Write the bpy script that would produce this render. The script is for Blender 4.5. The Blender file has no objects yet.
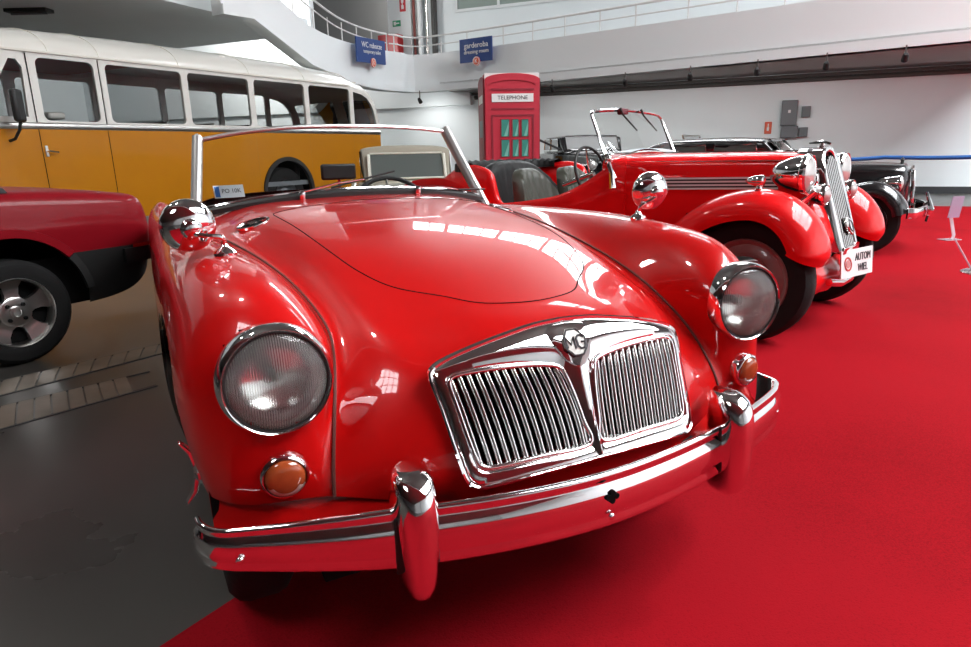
import bpy, bmesh, math, random
import numpy as np
from mathutils import Vector, Matrix
random.seed(7)
PI = math.pi
SC = bpy.context.scene
COL = SC.collection

# ---------------------------------------------------------------- camera, world, light, exposure
cam_d = bpy.data.cameras.new('camera')
cam = bpy.data.objects.new('camera', cam_d); COL.objects.link(cam)
F_PX, PITCH, ROLL, CAM_H = 650.9, 0.260, -0.020, 1.043
cam_d.sensor_fit = 'HORIZONTAL'; cam_d.sensor_width = 36.0
cam_d.lens = 36.0 * F_PX / 971.0
cam_d.clip_start = 0.02; cam_d.clip_end = 200
cp, sp = math.cos(PITCH), math.sin(PITCH)
fwd = Vector((0, cp, -sp)); up0 = Vector((0, sp, cp)); rt0 = Vector((1, 0, 0))
cr, sr = math.cos(ROLL), math.sin(ROLL)
rt = rt0 * cr + up0 * sr; up = up0 * cr - rt0 * sr
cam.matrix_world = Matrix(((rt.x, up.x, -fwd.x, 0), (rt.y, up.y, -fwd.y, 0), (rt.z, up.z, -fwd.z, CAM_H), (0, 0, 0, 1)))
SC.camera = cam

world = bpy.data.worlds.new('world'); SC.world = world; world.use_nodes = True
wb = world.node_tree.nodes['Background']
wb.inputs['Color'].default_value = (0.75, 0.82, 0.9, 1); wb.inputs['Strength'].default_value = 0.3

SC.view_settings.view_transform = 'Standard'
SC.view_settings.look = 'None'
SC.view_settings.gamma = 1.0
SC.view_settings.use_curve_mapping = False
SC.view_settings.exposure = 0.28
SC.cycles.use_denoising = True
SC.cycles.max_bounces = 10
SC.cycles.glossy_bounces = 5
SC.cycles.transparent_max_bounces = 12
SC.cycles.sample_clamp_indirect = 6.0
SC.cycles.caustics_reflective = False
SC.cycles.caustics_refractive = False

ROOM = math.atan2(-.403, .916)             # the hall is turned against the camera
RA = Vector((math.cos(ROOM), math.sin(ROOM), 0)); RN = Vector((-math.sin(ROOM), math.cos(ROOM), 0))
def room(a, n, z=0.0):
    p = RA * a + RN * n; return Vector((p.x, p.y, z))

SKY_POWER = 15.0
FILL_POWER = 520.0
TRACK_POWER = 34.0

# ---------------------------------------------------------------- helpers
def link(o): COL.objects.link(o); return o
def tag(o, label=None, cat=None, group=None, kind=None):
    if label: o['label'] = label
    if cat: o['category'] = cat
    if group: o['group'] = group
    if kind: o['kind'] = kind
    return o
def empty(name, loc=(0, 0, 0), rz=0.0, label=None, cat=None, group=None):
    o = bpy.data.objects.new(name, None); link(o); o.location = loc; o.rotation_euler = (0, 0, rz)
    o.empty_display_size = .1
    return tag(o, label, cat, group)
def dup(o, parent=None):
    c = o.copy(); COL.objects.link(c); c.parent = parent
    for ch in list(o.children): dup(ch, c)
    return c

class MB:
    """collects shapes, builds ONE mesh object"""
    def __init__(s): s.v = []; s.f = []; s.mi = []; s.m = 0
    def add(s, vs, fs):
        b = len(s.v); s.v += [tuple(p) for p in vs]
        for f in fs: s.f.append(tuple(i + b for i in f)); s.mi.append(s.m)
        return s
    def box(s, x0, x1, y0, y1, z0, z1, M=None):
        vs = [(x, y, z) for x in (x0, x1) for y in (y0, y1) for z in (z0, z1)]
        if M is not None: vs = [M @ Vector(p) for p in vs]
        return s.add(vs, [(0, 1, 3, 2), (4, 6, 7, 5), (0, 4, 5, 1), (2, 3, 7, 6), (0, 2, 6, 4), (1, 5, 7, 3)])
    def grid(s, P, cu=False, cv=False):
        nu, nv = len(P), len(P[0]); vs = [q for r in P for q in r]; fs = []
        for i in range(nu if cu else nu - 1):
            for j in range(nv if cv else nv - 1):
                i2, j2 = (i + 1) % nu, (j + 1) % nv
                fs.append((i * nv + j, i2 * nv + j, i2 * nv + j2, i * nv + j2))
        return s.add(vs, fs)
    def sweep(s, prof, path, closed=False, cap=True, upv=(0, 0, 1), scale=None, pclosed=True):
        """prof: (side, up) points, carried along path"""
        P = [Vector(p) for p in path]; n = len(P); upv = Vector(upv); rings = []
        for i, p in enumerate(P):
            if closed: t = P[(i + 1) % n] - P[i - 1]
            else: t = P[min(i + 1, n - 1)] - P[max(i - 1, 0)]
            t.normalize(); sd = t.cross(upv)
            if sd.length < 1e-5: sd = t.cross(Vector((1, 0, 0)))
            sd.normalize(); u2 = sd.cross(t); k = scale[i] if scale else 1.0
            rings.append([p + sd * (a * k) + u2 * (b * k) for a, b in prof])
        b = len(s.v); s.grid(rings, cu=closed, cv=pclosed)
        m = len(prof)
        if cap and not closed and pclosed:
            s.f.append(tuple(b + k for k in range(m))); s.mi.append(s.m)
            s.f.append(tuple(b + (n - 1) * m + k for k in reversed(range(m)))); s.mi.append(s.m)
        return s
    def tube(s, path, r, n=8, closed=False, cap=True):
        P = [Vector(p) for p in path]; N = len(P); rs = r if isinstance(r, (list, tuple)) else [r] * N
        rings = []; ref = None
        for i, p in enumerate(P):
            if closed: t = P[(i + 1) % N] - P[i - 1]
            else: t = P[min(i + 1, N - 1)] - P[max(i - 1, 0)]
            t.normalize()
            if ref is None:
                ref = t.orthogonal().normalized()
            ref = (ref - t * ref.dot(t)); 
            if ref.length < 1e-6: ref = t.orthogonal()
            ref.normalize(); o = t.cross(ref)
            rings.append([p + (ref * math.cos(2 * PI * k / n) + o * math.sin(2 * PI * k / n)) * rs[i] for k in range(n)])
        b = len(s.v); s.grid(rings, cu=closed, cv=True)
        if cap and not closed:
            s.f.append(tuple(b + k for k in reversed(range(n)))); s.mi.append(s.m)
            s.f.append(tuple(b + (N - 1) * n + k for k in range(n))); s.mi.append(s.m)
        return s
    def cyl(s, p0, p1, r, n=16): return s.tube([p0, p1], r, n)
    def lathe(s, prof, c=(0, 0, 0), axis=(0, 0, 1), n=32, a0=0, a1=2 * PI, sc=(1, 1), ref=None):
        """prof: (radius, along-axis)"""
        A = Vector(axis).normalized(); X = Vector(ref).normalized() if ref else A.orthogonal().normalized(); Y = A.cross(X); c = Vector(c)
        full = abs(a1 - a0 - 2 * PI) < 1e-6; m = n if full else n + 1
        rows = [[c + A * h + (X * math.cos(a0 + (a1 - a0) * k / n) * sc[0] + Y * math.sin(a0 + (a1 - a0) * k / n) * sc[1]) * max(r, 1e-5) for k in range(m)] for r, h in prof]
        return s.grid(rows, cv=full)
    def prism(s, pts, d, M=None):
        """outline in xy extruded from z=0 to z=d"""
        n = len(pts); vs = [(x, y, 0) for x, y in pts] + [(x, y, d) for x, y in pts]
        if M is not None: vs = [M @ Vector(p) for p in vs]
        return s.add(vs, [tuple(reversed(range(n))), tuple(range(n, 2 * n))] + [(i, (i + 1) % n, n + (i + 1) % n, n + i) for i in range(n)])
    def ball(s, c, r, nu=12, nv=16, sc=(1, 1, 1)):
        rows = [[(c[0] + r * sc[0] * math.sin(PI * i / nu) * math.cos(2 * PI * k / nv), c[1] + r * sc[1] * math.sin(PI * i / nu) * math.sin(2 * PI * k / nv), c[2] + r * sc[2] * math.cos(PI * i / nu)) for k in range(nv)] for i in range(nu + 1)]
        return s.grid(rows, cv=True)
    def build(s, name, mat, parent=None, smooth=True, ang=38, bevel=0, merge=True):
        me = bpy.data.meshes.new(name); me.from_pydata([tuple(p) for p in s.v], [], s.f)
        mats = mat if isinstance(mat, (list, tuple)) else [mat]
        for m in mats: me.materials.append(m)
        if len(mats) > 1: me.polygons.foreach_set('material_index', s.mi)
        bm = bmesh.new(); bm.from_mesh(me)
        if merge: bmesh.ops.remove_doubles(bm, verts=bm.verts, dist=2e-5)
        bmesh.ops.recalc_face_normals(bm, faces=bm.faces)
        bm.to_mesh(me); bm.free()
        if smooth:
            me.shade_smooth(); me.set_sharp_from_angle(angle=math.radians(ang))
        o = bpy.data.objects.new(name, me); link(o)
        if parent is not None: o.parent = parent
        if bevel:
            b = o.modifiers.new('bevel', 'BEVEL'); b.width = bevel; b.segments = 2; b.limit_method = 'ANGLE'; b.angle_limit = math.radians(50)
        return o

def cr_spline(P, n=8, closed=False):
    """smooth curve through points"""
    P = [Vector(p) for p in P]; N = len(P); out = []
    for i in range(N if closed else N - 1):
        p1, p2 = P[i], P[(i + 1) % N]
        p0 = P[i - 1] if (i > 0 or closed) else p1 * 2 - p2
        p3 = P[(i + 2) % N] if (i + 2 < N or closed) else p2 * 2 - p1
        for k in range(n):
            t = k / n
            out.append(0.5 * ((2 * p1) + (p2 - p0) * t + (2 * p0 - 5 * p1 + 4 * p2 - p3) * t * t + (3 * p1 - p0 - 3 * p2 + p3) * t ** 3))
    if not closed: out.append(P[-1])
    return out

def nat_coef(x, n):
    """matrix giving second derivatives of a natural cubic spline from its values"""
    A = np.zeros((n, n)); B = np.zeros((n, n)); A[0, 0] = A[-1, -1] = 1; hh = np.diff(x)
    for i in range(1, n - 1):
        A[i, i - 1] = hh[i - 1]; A[i, i] = 2 * (hh[i - 1] + hh[i]); A[i, i + 1] = hh[i]
        B[i, i - 1] = 6 / hh[i - 1]; B[i, i + 1] = 6 / hh[i]; B[i, i] = -6 / hh[i - 1] - 6 / hh[i]
    return np.linalg.solve(A, B)
def spl_weights(x, q):
    """rows of weights so that weights @ values = natural spline at q"""
    n = len(x); M = nat_coef(x, n); W = np.zeros((len(q), n)); h = np.diff(x)
    k = np.clip(np.searchsorted(x, q, side='right') - 1, 0, n - 2); r = np.arange(len(q))
    a = (x[k + 1] - q) / h[k]; b = 1 - a
    W[r, k] += a; W[r, k + 1] += b
    W += ((a ** 3 - a) * h[k] ** 2 / 6)[:, None] * M[k] + ((b ** 3 - b) * h[k] ** 2 / 6)[:, None] * M[k + 1]
    return W
class Surf:
    """interpolating bicubic surface through a grid of points G[u][v] with index parameters"""
    def __init__(s, G):
        s.G = np.array(G, float); nu, nv, _ = s.G.shape
        cu = np.linalg.norm(np.diff(s.G, axis=0), axis=2).mean(1) ** .7; cv = np.linalg.norm(np.diff(s.G, axis=1), axis=2).mean(0) ** .7
        s.xu = np.concatenate([[0], np.cumsum(cu)]); s.xv = np.concatenate([[0], np.cumsum(cv)])
        s.iu = np.arange(nu); s.iv = np.arange(nv)
    def at(s, U, V):
        """points at paired index parameters"""
        qu = np.interp(U, s.iu, s.xu); qv = np.interp(V, s.iv, s.xv)
        return np.einsum('ki,kj,ijc->kc', spl_weights(s.xu, qu), spl_weights(s.xv, qv), s.G, optimize=True)
    def grid(s, us, vs):
        qu = np.interp(us, s.iu, s.xu); qv = np.interp(vs, s.iv, s.xv)
        return np.einsum('ai,bj,ijc->abc', spl_weights(s.xu, qu), spl_weights(s.xv, qv), s.G, optimize=True)
    def normals(s, U, V, e=.02):
        du = s.at(np.clip(U + e, 0, s.iu[-1]), V) - s.at(np.clip(U - e, 0, s.iu[-1]), V)
        dv = s.at(U, np.clip(V + e, 0, s.iv[-1])) - s.at(U, np.clip(V - e, 0, s.iv[-1]))
        n = np.cross(du, dv); return n / np.maximum(np.linalg.norm(n, axis=1), 1e-9)[:, None]

def pchip(x, y, q):
    x = np.asarray(x, float); y = np.asarray(y, float); h = np.diff(x); d = np.diff(y) / h; m = np.zeros(len(x))
    for i in range(1, len(x) - 1):
        if d[i - 1] * d[i] > 0: w1, w2 = 2 * h[i] + h[i - 1], h[i] + 2 * h[i - 1]; m[i] = (w1 + w2) / (w1 / d[i - 1] + w2 / d[i])
    m[0] = d[0]; m[-1] = d[-1]; k = np.clip(np.searchsorted(x, q, side='right') - 1, 0, len(x) - 2); t = (q - x[k]) / h[k]
    return (2 * t ** 3 - 3 * t ** 2 + 1) * y[k] + (t ** 3 - 2 * t ** 2 + t) * h[k] * m[k] + (-2 * t ** 3 + 3 * t ** 2) * y[k + 1] + (t ** 3 - t ** 2) * h[k] * m[k + 1]
def half_well(mb, c, r, depth, axis, low=-.25):
    """inside of a wheel opening: the upper arc of a drum and its inner disc"""
    ts = np.linspace(low, PI - low, 24); ring = []
    for t in ts:
        a, b = r * math.cos(t), r * math.sin(t)
        ring.append((Vector((0, a, b)) if axis[0] else Vector((a, 0, b))))
    A = Vector(axis) * depth; c = Vector(c); n = len(ring)
    mb.grid([[c + p for p in ring], [c + p + A for p in ring]])
    mb.add([c + p + A for p in ring], [tuple(range(n))]); return mb
def poly_dist(P, poly):
    """unsigned distance to the closed polyline, nearest points, inside flag"""
    A = np.array(poly, float); B = np.roll(A, -1, 0); best = np.full(len(P), 1e9); near = P.copy(); ins = np.zeros(len(P), bool)
    for a, b in zip(A, B):
        ab = b - a; t = np.clip(((P - a) @ ab) / max(ab @ ab, 1e-12), 0, 1); q = a + t[:, None] * ab
        d = np.linalg.norm(P - q, axis=1); m = d < best; best[m] = d[m]; near[m] = q[m]
        c = ((a[1] > P[:, 1]) != (b[1] > P[:, 1])); xx = (b[0] - a[0]) * (P[:, 1] - a[1]) / ((b[1] - a[1]) or 1e-12) + a[0]
        ins ^= c & (P[:, 0] < xx)
    return best, near, ins

# ---------------------------------------------------------------- materials
def nmat(name):
    m = bpy.data.materials.new(name); m.use_nodes = True
    return m, m.node_tree.nodes, m.node_tree.links, m.node_tree.nodes['Principled BSDF']
def pm(name, c, rough=.5, metal=0, coat=0, coat_rough=.03, ior=1.5, trans=0, alpha=1, emit=None, es=0, spec=.5, noise=0, nscale=20, bump=0):
    m, N, L, b = nmat(name)
    b.inputs['Base Color'].default_value = (*c, 1); b.inputs['Roughness'].default_value = rough; b.inputs['Metallic'].default_value = metal
    b.inputs['Coat Weight'].default_value = coat; b.inputs['Coat Roughness'].default_value = coat_rough
    b.inputs['IOR'].default_value = ior; b.inputs['Transmission Weight'].default_value = trans; b.inputs['Alpha'].default_value = alpha
    b.inputs['Specular IOR Level'].default_value = spec
    if emit: b.inputs['Emission Color'].default_value = (*emit, 1); b.inputs['Emission Strength'].default_value = es
    if noise or bump:
        tc = N.new('ShaderNodeTexCoord'); t = N.new('ShaderNodeTexNoise'); t.inputs['Scale'].default_value = nscale; t.inputs['Detail'].default_value = 5
        L.new(tc.outputs['Object'], t.inputs['Vector'])
        if noise:
            r = N.new('ShaderNodeMapRange'); r.inputs['To Min'].default_value = 1 - noise; r.inputs['To Max'].default_value = 1 + noise
            L.new(t.outputs['Fac'], r.inputs['Value'])
            x = N.new('ShaderNodeMix'); x.data_type = 'RGBA'; x.blend_type = 'MULTIPLY'; x.inputs['Factor'].default_value = 1
            x.inputs[6].default_value = (*c, 1); L.new(r.outputs['Result'], x.inputs[7]); L.new(x.outputs[2], b.inputs['Base Color'])
        if bump:
            bu = N.new('ShaderNodeBump'); bu.inputs['Strength'].default_value = bump; bu.inputs['Distance'].default_value = .01
            L.new(t.outputs['Fac'], bu.inputs['Height']); L.new(bu.outputs['Normal'], b.inputs['Normal'])
    return m
def glass_mat(name, tint=(1, 1, 1), refl=1.0, rough=0.0, fres=1.45):
    """thin pane: clear with a mirror sheen"""
    m, N, L, b = nmat(name); N.remove(b); out = N['Material Output']
    t = N.new('ShaderNodeBsdfTransparent'); t.inputs['Color'].default_value = (*tint, 1)
    g = N.new('ShaderNodeBsdfGlossy'); g.inputs['Roughness'].default_value = rough; g.inputs['Color'].default_value = (refl, refl, refl, 1)
    f = N.new('ShaderNodeFresnel'); f.inputs['IOR'].default_value = fres
    x = N.new('ShaderNodeMixShader'); L.new(f.outputs['Fac'], x.inputs['Fac']); L.new(t.outputs['BSDF'], x.inputs[1]); L.new(g.outputs['BSDF'], x.inputs[2])
    L.new(x.outputs['Shader'], out.inputs['Surface'])
    return m
MT = {}
MT['red_paint'] = pm('red_paint', (.52, .004, .004), .32, 0, .85, .02, spec=.12)
MT['red_paint_b'] = pm('red_paint_roadster', (.74, .006, .008), .35, 0, .85, .03, spec=.12)
MT['dark_red'] = pm('dark_red_paint', (.20, .004, .009), .4, 0, .22, .05, spec=.12)
MT['trim_silver'] = pm('silver_trim', (.62, .62, .62), .3, 0, .5)
MT['chrome'] = pm('chrome', (.86, .86, .86), .04, 1)
MT['chrome_slat'] = pm('chrome_slats', (.74, .74, .73), .13, 1)
MT['chrome_dull'] = pm('chrome_aged', (.72, .71, .68), .14, 1)
MT['alu'] = pm('aluminium', (.62, .61, .59), .28, 1)
MT['black'] = pm('black_rubber', (.012, .012, .012), .55)
MT['tyre'] = pm('tyre_rubber', (.007, .007, .007), .75, spec=.25, bump=.15, nscale=60)
MT['void'] = pm('dark_cavity', (.004, .004, .004), .8, spec=.1)
MT['black_paint'] = pm('black_paint', (.006, .006, .007), .25, 0, 1.0, .03)
MT['black_cloth'] = pm('black_hood_cloth', (.018, .018, .019), .85, bump=.2, nscale=200)
MT['leather'] = pm('black_leather', (.010, .010, .010), .5, spec=.2, bump=.15, nscale=90)
MT['leather_green'] = pm('grey_green_leather', (.055, .058, .045), .42, spec=.3, bump=.12, nscale=90)
MT['white'] = pm('white_paint', (.80, .84, .85), .55)
MT['white_gloss'] = pm('white_gloss', (.72, .71, .66), .3, 0, .6, .08)
MT['cream'] = pm('cream_paint', (.70, .68, .60), .32, 0, .7, .08, noise=.05, nscale=3)
MT['yellow'] = pm('yellow_paint', (.47, .175, .003), .45, 0, .22, .1, spec=.15, noise=.06, nscale=2.5)
MT['beige_cloth'] = pm('beige_hood_cloth', (.33, .30, .24), .85, bump=.2, nscale=150)
MT['beige_paint'] = pm('beige_paint', (.52, .48, .38), .3, 0, .8, .05)
MT['glass'] = glass_mat('clear_glass', (.97, .985, .98), .9, 0, 1.3)
MT['glass_bus'] = glass_mat('bus_glass', (.80, .81, .81), .8, 0, 1.25)
MT['post_alu'] = pm('polished_post', (.80, .80, .79), .32, 1)
MT['pane_dim'] = None
MT['glass_dark'] = glass_mat('tinted_glass', (.45, .47, .47), 1.0, 0, 1.6)
MT['amber'] = pm('amber_lens', (.34, .065, .018), .10, 0, .8, .03, noise=.25, nscale=60)
MT['blue'] = pm('blue_sign', (.010, .045, .20), .45)
MT['booth_red'] = pm('booth_red', (.50, .022, .045), .45)
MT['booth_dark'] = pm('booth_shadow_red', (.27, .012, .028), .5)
MT['teal'] = pm('teal_pane', (.045, .25, .20), .3)
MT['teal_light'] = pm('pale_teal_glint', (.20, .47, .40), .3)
MT['sign_white'] = pm('sign_white', (.80, .80, .79), .5)
MT['ink'] = pm('ink', (.05, .05, .055), .6)
MT['ink_red'] = pm('ink_red', (.5, .05, .05), .6)
MT['grey_box'] = pm('grey_cabinet', (.145, .158, .17), .5)
MT['rail'] = pm('rail_white', (.66, .66, .65), .45)
MT['pipe'] = pm('dark_pipe', (.06, .058, .055), .6)
MT['rope'] = pm('blue_rope', (.02, .13, .42), .7)
MT['post'] = pm('stainless', (.6, .6, .6), .2, 1)
MT['green'] = pm('exit_green', (.02, .30, .14), .5)
MT['orange'] = pm('signal_orange', (.72, .11, .05), .5)
MT['wall_grey'] = pm('service_grey', (.32, .32, .32), .6)
# ---------------------------------------------------------------- measuring: where a sight line meets a plane of the hall
CAM_P = Vector((0, 0, CAM_H))
def sight(u, v): return fwd + rt * ((u - 485.5) / F_PX) - up * ((v - 323.5) / F_PX)
def at_z(u, v, z): d = sight(u, v); return CAM_P + d * ((z - CAM_H) / d.z)
def at_n(u, v, n): d = sight(u, v); return CAM_P + d * (n / RN.dot(d))
def an(p): return (RA.dot(p), RN.dot(p), p.z)
def rbox(mb, a0, a1, n0, n1, z0, z1):
    M = Matrix(((RA.x, RN.x, 0, 0), (RA.y, RN.y, 0, 0), (0, 0, 1, 0), (0, 0, 0, 1)))
    return mb.box(a0, a1, n0, n1, z0, z1, M)
def struct(name, mb, m, **k):
    o = mb.build(name, m, **k); o['kind'] = 'structure'; return o

# ---------------------------------------------------------------- floor, carpet, walls
def floor_mat():
    m, N, L, b = nmat('polished_concrete')
    tc = N.new('ShaderNodeTexCoord'); a = N.new('ShaderNodeTexNoise'); a.inputs['Scale'].default_value = .9; a.inputs['Detail'].default_value = 8
    L.new(tc.outputs['Object'], a.inputs['Vector'])
    r = N.new('ShaderNodeValToRGB'); r.color_ramp.elements[0].color = (.044, .041, .037, 1); r.color_ramp.elements[1].color = (.082, .077, .069, 1)
    r.color_ramp.elements[0].position = .3; r.color_ramp.elements[1].position = .7
    L.new(a.outputs['Fac'], r.inputs['Fac']); L.new(r.outputs['Color'], b.inputs['Base Color'])
    q = N.new('ShaderNodeMapRange'); q.inputs['To Min'].default_value = .2; q.inputs['To Max'].default_value = .4
    L.new(a.outputs['Fac'], q.inputs['Value']); L.new(q.outputs['Result'], b.inputs['Roughness'])
    return m
def carpet_mat():
    m, N, L, b = nmat('red_carpet')
    tc = N.new('ShaderNodeTexCoord'); a = N.new('ShaderNodeTexNoise'); a.inputs['Scale'].default_value = 260; a.inputs['Detail'].default_value = 3
    L.new(tc.outputs['Object'], a.inputs['Vector'])
    w = N.new('ShaderNodeTexNoise'); w.inputs['Scale'].default_value = .8; w.inputs['Detail'].default_value = 4; L.new(tc.outputs['Object'], w.inputs['Vector'])
    mx = N.new('ShaderNodeMath'); mx.operation = 'ADD'; L.new(a.outputs['Fac'], mx.inputs[0]); L.new(w.outputs['Fac'], mx.inputs[1])
    r = N.new('ShaderNodeValToRGB'); r.color_ramp.elements[0].position = .7; r.color_ramp.elements[1].position = 1.3
    r.color_ramp.elements[0].color = (.22, .0035, .007, 1); r.color_ramp.elements[1].color = (.33, .006, .012, 1)
    L.new(mx.outputs['Value'], r.inputs['Fac']); L.new(r.outputs['Color'], b.inputs['Base Color'])
    b.inputs['Roughness'].default_value = .8; b.inputs['Specular IOR Level'].default_value = .03
    bu = N.new('ShaderNodeBump'); bu.inputs['Strength'].default_value = .35; bu.inputs['Distance'].default_value = .004
    L.new(a.outputs['Fac'], bu.inputs['Height']); L.new(bu.outputs['Normal'], b.inputs['Normal'])
    return m
MT['floor'] = floor_mat(); MT['carpet'] = carpet_mat()
MT['wall_f'] = pm('grey_plaster', (.32, .32, .32), .8)
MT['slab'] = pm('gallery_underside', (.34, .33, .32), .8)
MT['wall'] = pm('white_plaster', (.82, .88, .90), .75, noise=.04, nscale=1.2)
MT['ceil'] = pm('grey_ceiling', (.09, .09, .09), .8)
MT['tile'] = pm('worn_floor_tile', (.165, .135, .105), .45, noise=.75, nscale=5)
MT['pane'] = pm('daylight_pane', (.8, .8, .8), .5, emit=(.93, .97, 1.0), es=SKY_POWER)
MT['pane_dim'] = pm('overcast_pane', (.8, .8, .8), .5, emit=(.93, .97, 1.0), es=1.5)
MT['bar'] = pm('mullion', (.35, .35, .35), .6)
MT['base'] = pm('dark_baseboard', (.035, .037, .04), .5)

HA0, HA1, HN0, HN1, HZ = -22.0, 16.0, -11.0, 16.3, 10.0
struct('floor', rbox(MB(), HA0, HA1, HN0, 24, -.2, 0), MT['floor'])
struct('wall_back', rbox(MB(), HA0, HA1, HN1, HN1 + .2, 0, 2.5), MT['wall'])
struct('wall_left', rbox(MB(), HA0 - .2, HA0, HN0, 24, 0, HZ), MT['wall'])
struct('wall_right', rbox(MB(), HA1, HA1 + .2, HN0, 24, 0, HZ), MT['wall'])
struct('baseboard_back', rbox(MB(), -3, HA1, HN1 - .03, HN1, 0.0, .14), MT['base'])
UN = 19.0                                                  # wall of the upper floor, set back behind the gallery
c0 = an(at_n(412, 20, UN))[0]
struct('wall_upper', rbox(MB(), c0, HA1, UN, UN + .2, 2.5, HZ), MT['wall'])
struct('wall_recess', rbox(MB(), HA0, c0, UN + 3, UN + 3.2, 2.5, HZ), MT['wall_grey'])
struct('wall_recess_side', rbox(MB(), c0, c0 + .2, UN, UN + 3.2, 2.5, HZ), MT['wall_grey'])
ca = an(at_n(388, 20, UN - .1))[0]; cb = an(at_n(411, 20, UN - .1))[0]
struct('pillar', rbox(MB(), ca, cb, UN - .1, UN + .5, 2.5, HZ), MT['white'])
# front wall (behind the photographer) with tall windows
def window_band(k, a0, a1, z0, z1, na, nz, N, face, pane=None):
    """a glazed band in a wall at depth N: panes as one glowing sheet, mullions in front"""
    m = rbox(MB(), a0, a1, N - .02 if face > 0 else N - .03, N if face > 0 else N - .005, z0, z1); o = struct('window_%d' % k, m, pane or MT['pane'])
    g = MB(); d = .06 * face
    for i in range(na + 1):
        x = a0 + (a1 - a0) * i / na; w = .10 if i % 3 == 0 else .04; rbox(g, x - w, x + w, min(N, N + d), max(N, N + d), z0, z1)
    for j in range(nz + 1):
        z = z0 + (z1 - z0) * j / nz; rbox(g, a0, a1, min(N, N + d), max(N, N + d), z - .04, z + .04)
    b = g.build('window_frame', MT['bar'], o, smooth=False)
    return o
wf = MB()
struct('wall_front', rbox(MB(), HA0, HA1, HN0 - .25, HN0 - .05, 0, HZ), MT['wall_f'])
# the gallery over the photographer, with one lit ceiling panel in its underside
struct('slab_front', rbox(MB(), HA0, 4.5, HN0, .5, 3.0, 3.35), MT['wall_f'])
lt_ = empty('ceiling_lamp', room(-1.5, -.8, 3.0), ROOM, 'lit square ceiling panel with a grid under the front gallery', 'lamp')
MB().box(-.40, .40, -.45, .45, -.03, 0).build('diffuser', MT['pane'], lt_, smooth=False)
g = MB()
for k in range(5): g.box(-.42 + .205 * k, -.40 + .205 * k, -.46, .46, -.05, -.031)
for k in range(4): g.box(-.42, .44, -.46 + .30 * k, -.44 + .30 * k, -.05, -.031)
g.build('louvre', MT['bar'], lt_, smooth=False)
# roof with skylights running along the hall
struct('ceiling', rbox(MB(), HA0, HA1, HN0, 24, HZ, HZ + .2), MT['ceil'])
def skylight(k, a0, a1, n0, n1, na, nn):
    o = struct('window_%d' % k, rbox(MB(), a0, a1, n0, n1, HZ - .05, HZ - .02), MT['pane']); g = MB()
    for i in range(na + 1):
        x = a0 + (a1 - a0) * i / na; w = .14 if i % 3 == 0 else .035; rbox(g, x - w, x + w, n0, n1, HZ - .14, HZ - .06)
    for j in range(nn + 1):
        y = n0 + (n1 - n0) * j / nn; rbox(g, a0, a1, y - .04, y + .04, HZ - .14, HZ - .06)
    g.build('window_frame', MT['bar'], o, smooth=False)
skylight(4, 5.0, 13.0, -.5, 12.5, 9, 13)
skylight(5, -2.2, 1.4, 12.6, 14.0, 6, 2)
window_band(6, -11.5, .9, 7.35, 8.75, 15, 2, UN, -1)
# upper window beside the gallery
p0 = an(at_n(457, 11, UN)); p1 = an(at_n(521, 0, UN))
wn = rbox(MB(), p0[0], p1[0] + 2.6, UN - .03, UN, p0[2], p0[2] + 1.3)
o = struct('window_7', wn, pm('greenish_pane', (.33, .40, .37), .12, noise=.05))
g = MB()
for x in (p0[0], p0[0] + 1.35, p0[0] + 2.7, p1[0] + 2.6): rbox(g, x - .04, x + .04, UN - .06, UN - .03, p0[2], p0[2] + 1.3)
rbox(g, p0[0] - .04, p1[0] + 2.64, UN - .06, UN - .03, p0[2] - .05, p0[2] + .03)
g.build('window_frame', MT['white'], o)

# ---------------------------------------------------------------- the gallery: parapet, slab, rails
GZ = 2.5
bot = [at_z(1100, 29.5, GZ), at_z(971, 41, GZ), at_z(700, 67, GZ), at_z(440, 91, GZ)]
low = [at_n(400, 92.5, 14.6), at_n(375, 90, 13.7), at_n(350, 82.5, 12.7), at_n(330, 73.5, 11.9), at_n(311, 65, 11.2), at_n(252, 19, 9.6), at_n(222, 14, 9.0)]
for p in low[:2]: p.z = (p.z + GZ) / 2
low[1].z = low[0].z
line = bot + low
# height of the solid parapet above its lower edge, point by point
top_px = [(1100, -40), (971, -32), (700, 11), (440, 53), (400, 52), (375, 48), (350, 42), (330, 35), (311, 25), (252, -30), (222, -45)]
def z_over(p, u, v):
    """height where the sight line through a pixel passes over p"""
    d = sight(u, v); t = (Vector((p.x, p.y, 0)) - Vector((CAM_P.x, CAM_P.y, 0))).length / Vector((d.x, d.y, 0)).length
    return CAM_H + d.z * t
tops = [z_over(p, *q) for p, q in zip(line, top_px)]
tops[0] = tops[1] = tops[2] = tops[3] = max(3.05, tops[3])
def ribbon(L, T, th, dz0=0, dz1=0, out=0):
    """a wall standing on a plan line: L lower edge points, T top heights"""
    n = len(L); mb = MB(); nrm = []
    for i in range(n):
        t = (L[min(i + 1, n - 1)] - L[max(i - 1, 0)]); t.z = 0; t.normalize(); nrm.append(Vector((t.y, -t.x, 0)))
    rows = []
    for i in range(n):
        a = L[i] + nrm[i] * (-out); b = L[i] + nrm[i] * (th)
        rows.append([(a.x, a.y, L[i].z + dz0), (b.x, b.y, L[i].z + dz0), (b.x, b.y, T[i] + dz1), (a.x, a.y, T[i] + dz1)])
    b0 = len(mb.v); mb.grid(rows, cv=True); mb.f += [(b0, b0 + 1, b0 + 2, b0 + 3), tuple(b0 + 4 * (n - 1) + k for k in (3, 2, 1, 0))]; mb.mi += [0, 0]
    return mb
ML = cr_spline(line[:9], 6); DL = ML + [line[8].lerp(line[9], k / 6) for k in range(1, 7)] + [line[9].lerp(line[10], k / 6) for k in range(1, 7)]
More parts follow.
